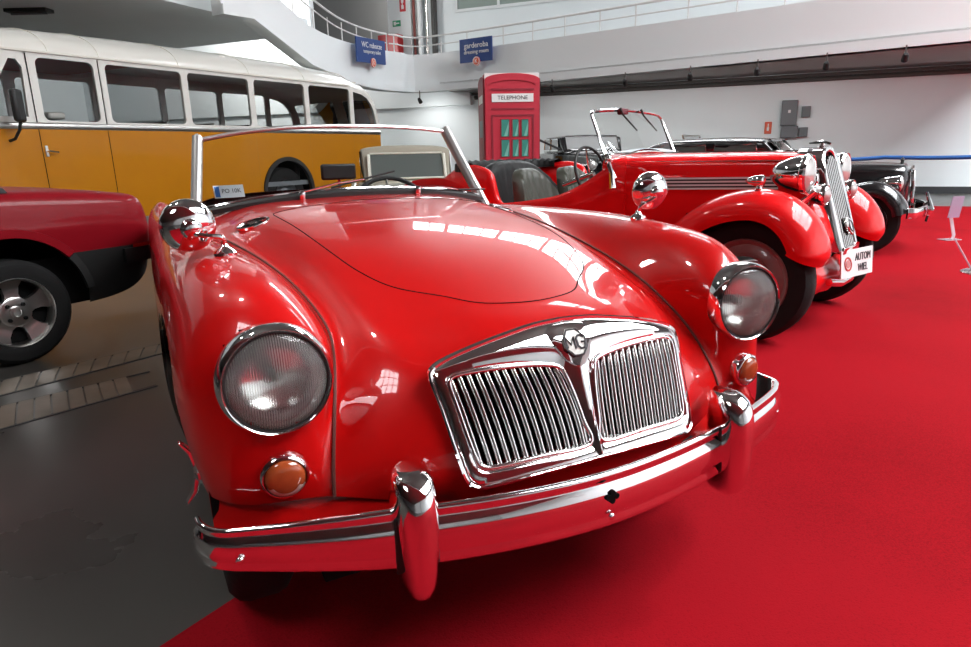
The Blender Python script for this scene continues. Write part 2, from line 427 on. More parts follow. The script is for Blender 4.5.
DT = [p.x for p in cr_spline([Vector((t, 0, 0)) for t in tops[:9]], 6)] + [tops[8] + (tops[9] - tops[8]) * k / 6 for k in range(1, 7)] + [tops[9] + (tops[10] - tops[9]) * k / 6 for k in range(1, 7)]
sgn = 1
struct('trim_parapet', ribbon(DL, DT, .25), MT['white'], ang=30)
struct('trim_ledge', ribbon(DL, [p.z + .16 for p in DL], .25, 0, 0, .05), MT['white'], ang=30)
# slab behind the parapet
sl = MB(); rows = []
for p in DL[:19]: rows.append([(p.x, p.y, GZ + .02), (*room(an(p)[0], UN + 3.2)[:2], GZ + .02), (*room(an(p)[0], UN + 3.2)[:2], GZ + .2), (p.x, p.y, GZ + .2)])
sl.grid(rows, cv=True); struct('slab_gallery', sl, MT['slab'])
# underside of the floor over the left part of the hall, with the landing of the stairs
lz = 3.55
q = [at_z(225, 22, lz), at_z(150, 28, lz), at_z(60, 60, lz)]
A0 = an(at_z(222, 14, lz))
rb = MB(); rbox(rb, HA0, A0[0], 6.0, 12.5, lz, lz + .3); struct('slab_upper', rb, MT['wall'])
struct('wall_left_upper', rbox(MB(), HA0, -12.3, HN1 - .1, HN1 + .1, 2.2, HZ), MT['wall'])
struct('wall_left_lower', rbox(MB(), -12.3, an(low[3])[0] + 1.2, HN1 - .1, HN1 + .1, 2.2, 3.15), MT['wall'])

# rails on the parapet: things of their own, each with posts
def railing(name, pts, ztop, label, h=(.22, .42), step=.75, post_n=None):
    t = empty(name, pts[0], 0, label, 'railing')
    base = pts[0]
    L = [p - base for p in pts]
    for k, hh in enumerate(h):
        MB().tube([p + Vector((0, 0, z + hh - p.z)) - Vector((0, 0, base.z)) + Vector((0, 0, p.z)) for p, z in zip(L, ztop)], .022 if k == len(h) - 1 else .015, 6).build('rail', MT['rail'], t)
    acc = 0; last = None
    for i in range(len(L)):
        if last is not None: acc += (L[i] - last).length
        last = L[i]
        if i == 0 or acc >= step:
            acc = 0
            b = Vector((L[i].x, L[i].y, ztop[i] - base.z))
            MB().cyl(b, b + Vector((0, 0, h[-1])), .014, 6).build('post', MT['rail'], t)
    return t
def inset(P, d):
    out = []
    for i, p in enumerate(P):
        t = P[min(i + 1, len(P) - 1)] - P[max(i - 1, 0)]; t.z = 0; t.normalize(); out.append(p + Vector((t.y, -t.x, 0)) * d)
    return out
RL = inset(DL, .12)
def finer(P, Z, n):
    o, z = [], []
    for i in range(len(P) - 1):
        for k in range(n): o.append(P[i].lerp(P[i + 1], k / n)); z.append(Z[i] + (Z[i + 1] - Z[i]) * k / n)
    return o + [P[-1]], z + [Z[-1]]
r1, z1 = finer(RL[4:26], DT[4:26], 3); railing('gallery_railing', r1, z1, 'white double-bar railing on top of the straight gallery parapet')
r2, z2 = finer(RL[25:58], DT[25:58], 2); r2, z2 = r2[1:], z2[1:]; railing('stair_railing', r2, z2, 'white railing curving down the staircase parapet at the left', h=(.2, .40), step=.55)

# red carpet laid over the concrete
e0, e1 = at_z(160, 647, 0), at_z(232, 600, 0)
dr = (e1 - e0).normalized()
far_l = e0 + dr * 9.5
cpts = [e0 - dr * 2.5, far_l, room(an(far_l)[0] + .5, 13.0), room(12, 13.3), room(13.5, -3), (e0 - dr * 2.5) + Vector((2.0, -1.2, 0))]
cm = MB(); cm.prism([(p.x, p.y) for p in cpts], .002)
tag(cm.build('carpet', MT['carpet'], smooth=False), 'bright red carpet spread under the cars on the grey floor', 'carpet')

# drain of worn tiles in the floor at the left: two rows of setts between plain strips
def tile_row(mb, pa, pb, pc, pd, n, gap=.06, skew=0):
    """quad pa-pb (far edge) / pc-pd (near edge)"""
    for i in range(n):
        t0 = (i + gap) / n; t1 = (i + 1 - gap) / n
        q = [pa.lerp(pb, t0), pa.lerp(pb, t1), pc.lerp(pd, t1), pc.lerp(pd, t0)]
        mb.add([(p.x, p.y, .0005) for p in q] + [(p.x, p.y, .004) for p in q], [(3, 2, 1, 0), (4, 5, 6, 7), (0, 1, 5, 4), (1, 2, 6, 5), (2, 3, 7, 6), (3, 0, 4, 7)])
def ext(p, q, t): return p + (q - p) * t
tr = MB()
a_, b_, c_, d_ = at_z(0, 381.6, 0), at_z(156, 345.5, 0), at_z(0, 396, 0), at_z(158, 354.5, 0)
tile_row(tr, ext(a_, b_, -1), ext(a_, b_, 1.25), ext(c_, d_, -1.03), ext(c_, d_, 1.2), 20)
a2, b2, c2, d2 = at_z(0, 407, 0), at_z(127, 377, 0), at_z(0, 429.5, 0), at_z(134, 392, 0)
tile_row(tr, ext(a2, b2, -1), ext(a2, b2, 1.0), ext(c2, d2, -1.05), ext(c2, d2, 1.0), 16)
struct('trim_drain', tr, MT['tile'], smooth=False)
gr = MB()
for (p, q, w) in ((a_, b_, .008), (c_, d_, .012), (c2, d2, .012), (a2, b2, .008)):
    P, Q = ext(p, q, -1), ext(p, q, 1.2); t = (Q - P).normalized(); s_ = Vector((t.y, -t.x, 0)) * w
    gr.add([(*(P + s_)[:2], .0005), (*(Q + s_)[:2], .0005), (*(Q - s_)[:2], .0005), (*(P - s_)[:2], .0005), (*(P + s_)[:2], .003), (*(Q + s_)[:2], .003), (*(Q - s_)[:2], .003), (*(P - s_)[:2], .003)], [(3, 2, 1, 0), (4, 5, 6, 7), (0, 1, 5, 4), (1, 2, 6, 5), (2, 3, 7, 6), (3, 0, 4, 7)])
struct('trim_drain_edge', gr, MT['base'], smooth=False)

# pendants added out of view to brighten the hall, and small track lights under the gallery washing the back wall
def pendant(a, n, z, power, label='added round fill lamp high under the hall roof'):
    t = empty('fill_lamp', room(a, n, z), 0, label, 'lamp', 'added fill lamps in the hall')
    MB().lathe([(.04, .30), (.05, .16), (.16, .10), (.30, -.02), (.31, -.06), (.29, -.05), (.15, .07), (0, .10)], (0, 0, .12), (0, 0, 1), 24).build('lamp_shade', MT['grey_box'], t)
    MB().cyl((0, 0, .4), (0, 0, HZ - z if z > 5 else .6), .012, 6).build('cable', MT['pipe'], t)
    MB().ball((0, 0, .06), .07, 8, 12).build('bulb', MT['bulb'], t)
    l = bpy.data.lights.new('fill_light', 'POINT'); l.energy = power; l.shadow_soft_size = .28; l.color = (1, .97, .93)
    o = bpy.data.objects.new('fill_light', l); link(o); o.parent = t; o.location = (0, 0, -.25)
MT['bulb'] = pm('fill_bulb', (1, 1, 1), .4, emit=(1, .95, .88), es=8)
pendant(4.4, 5, 8.6, FILL_POWER)
pendant(-10.5, 2.5, 8.6, FILL_POWER * .55, 'added round fill lamp over the left aisle, in front of the bus')
pendant(-5.5, 1.6, 8.6, FILL_POWER * .8, 'added round fill lamp over the aisle between bus and roadster')
pendant(-13.5, 14.2, 4.6, FILL_POWER * .9, 'added round fill lamp over the passage behind the bus')
pendant(c0 - 1.4, UN + 1.5, 6.6, FILL_POWER * .22, 'added round fill lamp in the recess of the upper floor')
ORD = ['leftmost', 'second', 'third', 'fourth', 'fifth', 'sixth', 'seventh']
def track_light(px, py, n, k):
    p = at_n(px, py, n); z = min(p.z, GZ - .06)
    t = empty('track_light', (p.x, p.y, z), ROOM, ('leftmost of the small dark spotlights clipped under the gallery' if k == 0 else ORD[k] + ' from the left of the small dark spotlights under the gallery'), 'lamp', 'track lights under the gallery')
    MB().cyl((0, 0, GZ + .02 - z), (0, 0, .02), .012, 6).build('stem', MT['pipe'], t)
    MB().lathe([(0, -.09), (.03, -.085), (.045, -.04), (.05, .05), (.04, .05)], (0, 0, 0), (0, .75, -.65), 14).build('lamp_head', MT['black'], t)
    l = bpy.data.lights.new('track_spot', 'SPOT'); l.energy = TRACK_POWER; l.spot_size = 2.5; l.spot_blend = .9; l.shadow_soft_size = .05; l.color = (1, .99, .97)
    o = bpy.data.objects.new('track_spot', l); link(o); o.parent = t; o.location = (0, .06, -.05); o.rotation_euler = (.80, 0, 0)
for k, (px, py, n) in enumerate(((420, 101, 15.2), (552, 89, 14.5), (625, 83, 14.1), (690, 77, 13.7), (757, 72, 13.4), (826, 66, 13.1), (905, 58, 12.8))): track_light(px, py, n, k)
# pipes along the back wall under the gallery
pp = MB()
MB_ = [room(-12, HN1 - .18, 2.30), room(12, HN1 - .18, 2.30)]
tag(MB().cyl(room(-7.3, HN1 - .12, 2.36), room(12, HN1 - .12, 2.36), .05, 8).build('pipe', MT['pipe']), 'thick dark pipe along the top of the white back wall', 'pipe')
tag(MB().cyl(room(-7.3, HN1 - .30, 2.43), room(12, HN1 - .30, 2.43), .035, 8).build('pipe', MT['pipe']), 'thin dark pipe hung under the gallery in front of the thicker one', 'pipe')
# ================================================================ the red roadster in front
CAR = empty('sports_car', (.138, 1.318, 0), .469, 'glossy red two-seat roadster with upright chrome grille, nearest the camera', 'car')
HX, HZc = .563, .668
H0 = [  # half grid, u from centre line to sill, v from lower nose edge to tail
 [(0,-.150,.405),(0,-.155,.47),(0,-.085,.60),(0,-.034,.686),(0,.085,.737),(0,.27,.783),(0,.5,.832),(0,.8,.868),(0,1.1,.887),(0,1.40,.897),(0,1.9,.88),(0,2.4,.865),(0,2.85,.83),(0,3.25,.76),(0,3.52,.66),(0,3.64,.52),(0,3.60,.36)],
 [(.15,-.138,.405),(.15,-.145,.47),(.15,-.078,.60),(.15,-.022,.682),(.155,.10,.730),(.16,.28,.777),(.17,.5,.827),(.175,.8,.864),(.18,1.1,.884),(.18,1.40,.893),(.18,1.9,.88),(.18,2.4,.862),(.18,2.85,.828),(.18,3.25,.758),(.18,3.51,.66),(.18,3.63,.52),(.18,3.59,.36)],
 [(.29,-.105,.41),(.29,-.110,.475),(.287,-.045,.60),(.282,.030,.668),(.285,.15,.713),(.30,.31,.764),(.325,.5,.811),(.345,.8,.850),(.36,1.1,.871),(.375,1.41,.877),(.38,1.9,.87),(.38,2.4,.85),(.37,2.85,.815),(.36,3.25,.745),(.34,3.49,.65),(.33,3.6,.52),(.33,3.57,.36)],
 [(.395,-.062,.42),(.388,-.060,.48),(.372,.01,.60),(.360,.085,.668),(.362,.185,.711),(.372,.33,.753),(.39,.5,.787),(.418,.8,.824),(.447,1.1,.843),(.472,1.41,.855),(.48,1.9,.845),(.48,2.4,.83),(.465,2.85,.79),(.445,3.25,.72),(.42,3.46,.63),(.41,3.56,.51),(.41,3.54,.36)],
 [(.485,-.022,.432),(.478,-.006,.49),(.450,.062,.60),(.430,.135,.662),(.425,.205,.697),(.433,.32,.729),(.453,.5,.760),(.500,.8,.790),(.552,1.1,.804),(.592,1.42,.812),(.60,1.9,.80),(.59,2.4,.79),(.56,2.85,.755),(.53,3.25,.69),(.50,3.42,.61),(.48,3.50,.50),(.48,3.50,.36)],
 [(.525,-.012,.435),(.518,-.010,.495),(.488,.006,.60),(.472,.016,.69),(.478,.108,.755),(.492,.30,.795),(.517,.5,.809),(.568,.8,.818),(.612,1.1,.816),(.640,1.42,.812),(.645,1.9,.79),(.63,2.4,.785),(.61,2.85,.785),(.58,3.25,.71),(.55,3.40,.61),(.54,3.47,.50),(.54,3.47,.36)],
 [(.575,-.005,.438),(.572,-.014,.50),(.567,-.008,.60),(.565,.004,.692),(.565,.082,.786),(.575,.27,.828),(.595,.5,.838),(.627,.8,.836),(.655,1.1,.826),(.672,1.42,.812),(.68,1.9,.785),(.675,2.4,.79),(.655,2.85,.81),(.63,3.25,.725),(.60,3.42,.61),(.59,3.48,.50),(.59,3.47,.36)],
 [(.628,.012,.438),(.630,.004,.50),(.637,.018,.60),(.650,.048,.688),(.655,.125,.758),(.668,.28,.796),(.683,.5,.806),(.700,.8,.801),(.708,1.1,.790),(.714,1.42,.778),(.716,1.9,.755),(.715,2.4,.76),(.70,2.85,.78),(.68,3.25,.70),(.65,3.42,.60),(.635,3.48,.50),(.635,3.46,.36)],
 [(.672,.055,.436),(.680,.052,.50),(.692,.075,.592),(.704,.120,.655),(.708,.20,.692),(.715,.33,.710),(.724,.52,.715),(.731,.8,.708),(.734,1.1,.700),(.735,1.42,.692),(.735,1.9,.68),(.735,2.4,.685),(.728,2.85,.70),(.71,3.22,.64),(.68,3.38,.57),(.66,3.44,.49),(.66,3.42,.36)],
 [(.692,.105,.434),(.703,.115,.480),(.715,.150,.53),(.723,.200,.555),(.727,.27,.565),(.731,.38,.570),(.736,.55,.570),(.738,.8,.563),(.738,1.1,.555),(.738,1.42,.55),(.738,1.9,.54),(.738,2.4,.54),(.735,2.85,.55),(.715,3.18,.52),(.69,3.34,.49),(.67,3.40,.45),(.67,3.38,.36)],
 [(.694,.155,.428),(.704,.178,.43),(.714,.21,.425),(.722,.25,.42),(.727,.31,.415),(.731,.41,.41),(.735,.58,.40),(.735,.82,.38),(.733,1.1,.37),(.732,1.42,.36),(.732,1.9,.36),(.735,2.4,.37),(.735,2.85,.40),(.715,3.12,.41),(.69,3.28,.41),(.67,3.34,.39),(.67,3.32,.35)],
 [(.680,.175,.415),(.690,.20,.405),(.70,.24,.39),(.708,.28,.375),(.713,.34,.35),(.715,.44,.32),(.715,.60,.28),(.710,.82,.25),(.705,1.1,.225),(.70,1.42,.22),(.70,1.9,.22),(.705,2.4,.23),(.71,2.85,.28),(.70,3.08,.33),(.68,3.22,.35),(.66,3.28,.35),(.66,3.26,.34)],
]
NU = len(H0)
GR = [[(-x, y, z) for x, y, z in r] for r in reversed(H0[1:])] + H0
GR = np.array(GR, float)
for _ in range(5):                                          # ease the bonnet and scuttle so that reflections run smoothly
    A_ = GR.copy()
    for v in range(4, 10):
        for u in range(NU - 4, NU + 3): A_[u, v, 2] += .22 * ((GR[u, v - 1, 2] + GR[u, v + 1, 2]) / 2 - GR[u, v, 2] - .0) * .5 + .22 * ((GR[u - 1, v, 2] + GR[u + 1, v, 2]) / 2 - GR[u, v, 2]) * .6
    GR = A_
S = Surf(GR); UC = NU - 1                                   # index of the centre line
RU, RV = 9, 10
us = np.linspace(0, 2 * UC, 2 * UC * RU + 1); vs_ = np.linspace(0, 16, 16 * RV + 1)
UU, VV = np.meshgrid(us, vs_, indexing='ij'); UU = UU.ravel().copy(); VV = VV.ravel().copy()
nU, nV = len(us), len(vs_)
BASE_P = S.at(UU, VV)

def uv_of_xy(pts, vlim=(3.0, 11.0), ulim=(UC - 5, UC + 5), plane=(0, 1)):
    """surface parameters under plan points"""
    out = []
    m = (VV >= vlim[0]) & (VV <= vlim[1]) & (UU >= ulim[0]) & (UU <= ulim[1]); PU, PV, PP = UU[m], VV[m], BASE_P[m][:, list(plane)]
    for q in pts:
        k = int(np.argmin(((PP - np.array(q)) ** 2).sum(1))); u, v = PU[k], PV[k]
        for _ in range(4):
            P = S.at(np.array([u, u + .01, u]), np.array([v, v, v + .01]))[:, list(plane)]
            J = np.stack([(P[1] - P[0]) / .01, (P[2] - P[0]) / .01], 1)
            d = np.linalg.lstsq(J, np.array(q) - P[0], rcond=None)[0]; d = np.clip(d, -.5, .5); u += d[0]; v += d[1]
        out.append((min(max(u, 0), 2 * UC), min(max(v, 0), 16)))
    return out
half = [(0, .062), (.11, .088), (.18, .160), (.258, .250), (.302, .355), (.325, .463), (.340, .603), (.353, .822), (.366, 1.0), (.367, 1.058), (.345, 1.078), (.2, 1.12), (0, 1.15)]
lid_xy = [(p.x, p.y) for p in cr_spline([Vector((x, y, 0)) for x, y in half + [(-x, y) for x, y in reversed(half[1:-1])]], 6, closed=True)]
LID = uv_of_xy(lid_xy)
# cockpit opening
ck = [(0, 1.475), (.25, 1.485), (.47, 1.53), (.57, 1.62), (.60, 1.85), (.575, 2.15), (.50, 2.30), (.25, 2.36), (0, 2.37)]
ck_xy = [(p.x, p.y) for p in cr_spline([Vector((x, y, 0)) for x, y in ck + [(-x, y) for x, y in reversed(ck[1:-1])]], 5, closed=True)]
COCK = uv_of_xy(ck_xy, (8.5, 12.5), (UC - 6, UC + 6))
# wheel openings, found on the flank in (y, z)
FW, RW, WZ = .455, 2.843, .325
def arch(side, yc, r, vl):
    cu = UC + side * 8.5
    pts = [(yc + r * math.cos(t), WZ + .01 + r * math.sin(t)) for t in np.linspace(-.32, PI + .32, 40)]
    ul = (UC + 6, 2 * UC) if side > 0 else (0, UC - 6)
    uv = uv_of_xy(pts, vl, ul, (1, 2))
    edge = 2 * UC + .6 if side > 0 else -.6
    return uv + [(edge, uv[-1][1]), (edge, uv[0][1])]
def snap_and_cut(U, V, poly):
    P = np.stack([U, V], 1); d, near, ins = poly_dist(P, poly)
    cell = np.array([1 / RU, 1 / RV]); sc = np.abs((P - near) / cell).max(1); m = sc < .5
    ok = (near[:, 0] >= 0) & (near[:, 0] <= 2 * UC) & (near[:, 1] >= 0) & (near[:, 1] <= 16)
    edge = (U < 1e-6) | (U > 2 * UC - 1e-6) | (V < 1e-6) | (V > 16 - 1e-6)
    m &= ok & ~edge
    U[m] = near[m, 0]; V[m] = near[m, 1]
polys = {'lid': LID, 'cock': COCK}
for s_, nm in ((1, 'r'), (-1, 'l')):
    polys['fa' + nm] = arch(s_, FW, .368, (2, 9.5)); polys['ra' + nm] = arch(s_, RW, .352, (10.5, 14.8))
for k in polys: snap_and_cut(UU, VV, polys[k])
PTS = S.at(UU, VV); NRM = S.normals(UU, VV)
quads = [(i * nV + j, (i + 1) * nV + j, (i + 1) * nV + j + 1, i * nV + j + 1) for i in range(nU - 1) for j in range(nV - 1)]
Q = np.array(quads); CUV = np.stack([UU[Q].mean(1), VV[Q].mean(1)], 1); CP = PTS[Q].mean(1)
cut = np.zeros(len(Q), bool); lid = poly_dist(CUV, LID)[2]
for k in polys:
    if k != 'lid': cut |= poly_dist(CUV, polys[k])[2]
# lamp holes
for sx in (1, -1):
    cut |= (np.hypot(CP[:, 0] - sx * HX, CP[:, 2] - HZc) < .088) & (CP[:, 1] < .16)
# grille opening (hidden under its chrome surround)
cut |= (np.abs(CP[:, 0]) < .25) & (CP[:, 2] > .487) & (CP[:, 2] < .625) & (CP[:, 1] < .05)
au = np.abs(CUV[:, 0] - UC)
wing_f = (au > 4) & (CUV[:, 1] < 9.0) & ~cut
wing_r = (au > 4) & (CUV[:, 1] > 11.0) & ~cut
def part(name, mask, mat, parent, thick=0):
    fs = Q[mask]; idx = np.unique(fs); mp = -np.ones(len(PTS), int); mp[idx] = np.arange(len(idx))
    me = bpy.data.meshes.new(name); me.from_pydata(PTS[idx].tolist(), [], mp[fs].tolist()); me.materials.append(mat); me.shade_smooth()
    me.normals_split_custom_set_from_vertices(NRM[idx].tolist())
    o = bpy.data.objects.new(name, me); link(o); o.parent = parent
    return o
# orientation: make sure the normals look outwards
if NRM[np.argmax(PTS[:, 2])][2] < 0:
    NRM = -NRM; Q = Q[:, ::-1]
part('bonnet', lid & ~cut, MT['red_paint'], CAR)
part('front_fender', wing_f & (CUV[:, 0] < UC), MT['red_paint'], CAR)
part('front_fender', wing_f & (CUV[:, 0] > UC), MT['red_paint'], CAR)
part('rear_fender', wing_r & (CUV[:, 0] < UC), MT['red_paint'], CAR)
part('rear_fender', wing_r & (CUV[:, 0] > UC), MT['red_paint'], CAR)
part('body', ~lid & ~cut & ~wing_f & ~wing_r, MT['red_paint'], CAR)
def on_body(uv, off=0):
    U = np.array([a for a, b in uv], float); V = np.array([b for a, b in uv], float)
    return [Vector(p) for p in S.at(U, V) + S.normals_out(U, V) * off]
def _no(U, V):
    n = S.normals(U, V); m = n[:, 2] < 0
    return n * (1 if NRM_SIGN > 0 else -1)
NRM_SIGN = 1 if (S.normals(np.array([UC + .0]), np.array([7.0]))[0][2] > 0) else -1
S.normals_out = _no
# gap round the bonnet and piping along the wings
MB().tube(on_body(LID, -.0005), .0019, 6, closed=True).build('bonnet_gap', MT['void'], CAR)
for s_ in (1, -1):
    MB().tube(on_body([(UC + 4 * s_, v) for v in np.linspace(0, 9.2, 90)], .0012), .0036, 6).build('wing_piping', pm('brown_piping', (.10, .028, .022), .5), CAR)
# dark underside
ub = MB(); ub.box(-.50, .50, .06, 3.3, .20, .43); ub.box(-.66, .66, .88, 2.44, .18, .50)
ub.build('underbody', MT['void'], CAR, smooth=False)
for s_ in (1, -1):
    for yc in (FW, RW):
        w = MB(); half_well(w, (s_ * .69, yc, WZ + .01), .385, -.19, (s_, 0, 0), .0)
        w.build('wheel_well', MT['void'], CAR)

# ---- grille
def gy(x, z): return -.166 + .48 * (z - .465) + x * x * .40 + 1.2 * max(0, z - .60) ** 2
def gp(x, z, o=0.0): return Vector((x, gy(x, z) - o, z))
outer = [(0, .459), (.12, .456), (.22, .450), (.252, .450), (.268, .462), (.276, .50), (.287, .58), (.296, .632), (.290, .650), (.262, .664), (.20, .681), (.13, .695), (.065, .705), (0, .7085)]
inner = [(.016, .487), (.12, .485), (.215, .481), (.238, .484), (.247, .496), (.254, .53), (.263, .59), (.268, .622), (.262, .636), (.235, .641), (.17, .643), (.10, .640), (.05, .632), (.036, .618), (.026, .58), (.018, .53)]
def smooth2(P, n=6, closed=False): return [(p.x, p.y) for p in cr_spline([Vector((x, z, 0)) for x, z in P], n, closed)]
GRL = empty('grille', (0, 0, 0)); GRL.parent = CAR
gt = MB()
N_ = 96
O2 = smooth2(outer, 8)
def resample(P, n):
    d = [0]
    for a, b in zip(P[:-1], P[1:]): d.append(d[-1] + math.hypot(b[0] - a[0], b[1] - a[1]))
    out = []; k = 0
    for i in range(n):
        s = d[-1] * i / (n - 1)
        while k < len(d) - 2 and d[k + 1] < s: k += 1
        t = (s - d[k]) / max(d[k + 1] - d[k], 1e-9); out.append((P[k][0] + (P[k + 1][0] - P[k][0]) * t, P[k][1] + (P[k + 1][1] - P[k][1]) * t))
    return out
I2 = smooth2(inner, 6, True)
def near_in(p):
    # matching inner point of the half opening: by direction from the opening's middle
    return p
for sx in (1, -1):
    ring_o = resample(O2, N_)
    # inner ring ordered from bottom middle round the outside to top middle, then the centre bar
    inn = resample(smooth2(inner[:14], 8), N_)
    rows = []
    for (xo, zo), (xi, zi) in zip(ring_o, inn):
        mx, mz = xo + (xi - xo) * .30, zo + (zi - zo) * .30; m2x, m2z = xo + (xi - xo) * .72, zo + (zi - zo) * .72
        rows.append([gp(sx * xo, zo, -.012), gp(sx * (xo + (xi - xo) * .05), zo + (zi - zo) * .05, .006), gp(sx * mx, mz, .015), gp(sx * m2x, m2z, .015), gp(sx * (xi + (xo - xi) * .06), zi + (zo - zi) * .06, .008), gp(sx * xi, zi, -.022)])
    gt.grid(rows)
    # bead round the opening
    gt.tube([gp(sx * x, z, .010) for x, z in resample(I2 + [I2[0]], 90)[:-1]], .0052, 8, closed=True)
    gt.tube([gp(sx * x, z, .004) for x, z in ring_o], .0045, 6)
# centre bar, wide at the top
cbar = []
for t in np.linspace(0, 1, 14):
    z = .470 + (.655 - .470) * t; w = .021 + .028 * t ** 2.2
    cbar.append([gp(-w, z, -.01), gp(-w * .9, z, .006), gp(-w * .3, z, .016), gp(0, z, .020), gp(w * .3, z, .016), gp(w * .9, z, .006), gp(w, z, -.01)])
gt.grid(cbar)
gt.build('grille_surround', MT['chrome'], GRL, ang=50)
bk = MB(); bk.grid([[gp(x, z, -.045) for z in np.linspace(.465, .650, 8)] for x in np.linspace(-.272, .272, 20)]); bk.build('grille_backing', MT['void'], GRL)
NS = 13
sl0 = None
for sx in (1, -1):
    for k in range(NS):
        f0 = (k + .55) / NS
        def lim(t):
            zz = .482 + .165 * t; xi = .018 + .022 * t ** 2; xo = .247 + .023 * t
            return xi + (xo - xi) * f0, zz
        ztop = .631 - .055 * max(0, (.12 - f0)) / .12 * .3
        pts = []
        for t in np.linspace(0, 1, 14):
            x, z = lim(t); z = .482 + (ztop + .004 - .482) * t
            bulge = .004 * math.sin(PI * t)
            pts.append(gp(sx * x, z, .001 + bulge))
        prof = [(-.0054, -.004), (-.0052, .003), (-.003, .008), (0, .0095), (.003, .008), (.0052, .003), (.0054, -.004)]
        MB().sweep(prof, pts, upv=(0, -1, 0)).build('grille_slat', MT['chrome_slat'], GRL, ang=60)
# badge: a shield carrying an octagon with two letters
sh = MB(); shp = [(-.058, .690), (-.054, .699), (-.03, .703), (0, .704), (.03, .703), (.054, .699), (.058, .690), (.046, .668), (.030, .640), (.012, .628), (0, .624), (-.012, .628), (-.030, .640), (-.046, .668)]
def shy(x, z): return gy(0, z) - .013 - .010 * (1 - (x / .062) ** 2) + max(0, z - .685) * .8
nn = len(shp); ctr = (0, .675); rows = []
for s_ in (1.0, .93, .75, .5, .25, .001):
    rows.append([Vector((ctr[0] + (x - ctr[0]) * s_, shy((x) * s_, ctr[1] + (z - ctr[1]) * s_) + (.018 if s_ == 1.0 else 0), ctr[1] + (z - ctr[1]) * s_)) for x, z in shp])
sh.grid(rows, cv=True)
badge = sh.build('badge', MT['chrome'], GRL, ang=30)
def badge_pt(x, z, o): return Vector((x, shy(x, z) - o, z))
oc = [(.0265 * math.cos(PI / 8 + PI / 4 * k) * 1.0, 0.671 + .0235 * math.sin(PI / 8 + PI / 4 * k)) for k in range(8)]
ocm = MB(); rows = [[badge_pt(x, z, -.004) for x, z in oc], [badge_pt(x, z, .005) for x, z in oc], [badge_pt(x * .98, .671 + (z - .671) * .98, .0055) for x, z in oc], [badge_pt(0, .671, .0055)] * 8]
ocm.grid(rows, cv=True); ocm.build('octagon', pm('badge_cream', (.62, .60, .55), .35), badge, smooth=False)
def strokes(mb, lines, w, o):
    for ln in lines:
        mb.sweep([(-w, -.0012), (-w, .0012), (w, .0012), (w, -.0012)], [badge_pt(x, z, o) for x, z in ln], upv=(0, -1, 0))
lt = MB()
strokes(lt, [[(-.021, .663), (-.021, .682), (-.012, .668), (-.003, .682), (-.003, .661)]], .0019, .0065)
strokes(lt, [[(.021, .679), (.015, .683), (.008, .683), (.003, .678), (.003, .665), (.008, .660), (.016, .660), (.021, .664), (.021, .671), (.013, .671)]], .0019, .0065)
strokes(lt, [[*oc, oc[0]]], .0016, .0062)
lt.build('lettering', MT['ink'], badge, smooth=False)

# ---- headlights
def lens_mat():
    m, N, L, b = nmat('fluted_lens')
    N.remove(b); out = N['Material Output']
    tc = N.new('ShaderNodeTexCoord'); mp = N.new('ShaderNodeMapping'); L.new(tc.outputs['Object'], mp.inputs['Vector'])
    wv = N.new('ShaderNodeTexWave'); wv.wave_type = 'BANDS'; wv.bands_direction = 'X'; wv.inputs['Scale'].default_value = 75; wv.inputs['Distortion'].default_value = .6; wv.inputs['Detail Scale'].default_value = .5
    L.new(mp.outputs['Vector'], wv.inputs['Vector'])
    bu = N.new('ShaderNodeBump'); bu.inputs['Strength'].default_value = .55; bu.inputs['Distance'].default_value = .004; L.new(wv.outputs['Fac'], bu.inputs['Height'])
    g = N.new('ShaderNodeBsdfGlass'); g.inputs['IOR'].default_value = 1.12; g.inputs['Roughness'].default_value = .03; g.inputs['Color'].default_value = (.93, .95, .93, 1); L.new(bu.outputs['Normal'], g.inputs['Normal'])
    gl = N.new('ShaderNodeBsdfGlossy'); gl.inputs['Roughness'].default_value = .02
    fr = N.new('ShaderNodeFresnel'); fr.inputs['IOR'].default_value = 1.5
    x = N.new('ShaderNodeMixShader'); L.new(fr.outputs['Fac'], x.inputs['Fac']); L.new(g.outputs['BSDF'], x.inputs[1]); L.new(gl.outputs['BSDF'], x.inputs[2])
    df = N.new('ShaderNodeBsdfDiffuse'); df.inputs['Color'].default_value = (.72, .74, .72, 1); L.new(bu.outputs['Normal'], df.inputs['Normal'])
    y = N.new('ShaderNodeMixShader'); mr = N.new('ShaderNodeMapRange'); mr.inputs['To Min'].default_value = .02; mr.inputs['To Max'].default_value = .22
    L.new(wv.outputs['Fac'], mr.inputs['Value']); L.new(mr.outputs['Result'], y.inputs['Fac']); L.new(x.outputs['Shader'], y.inputs[1]); L.new(df.outputs['BSDF'], y.inputs[2])
    L.new(y.outputs['Shader'], out.inputs['Surface'])
    return m
MT['lens'] = lens_mat()
MT['reflector'] = pm('silvered_reflector', (.88, .88, .86), .2, 1)
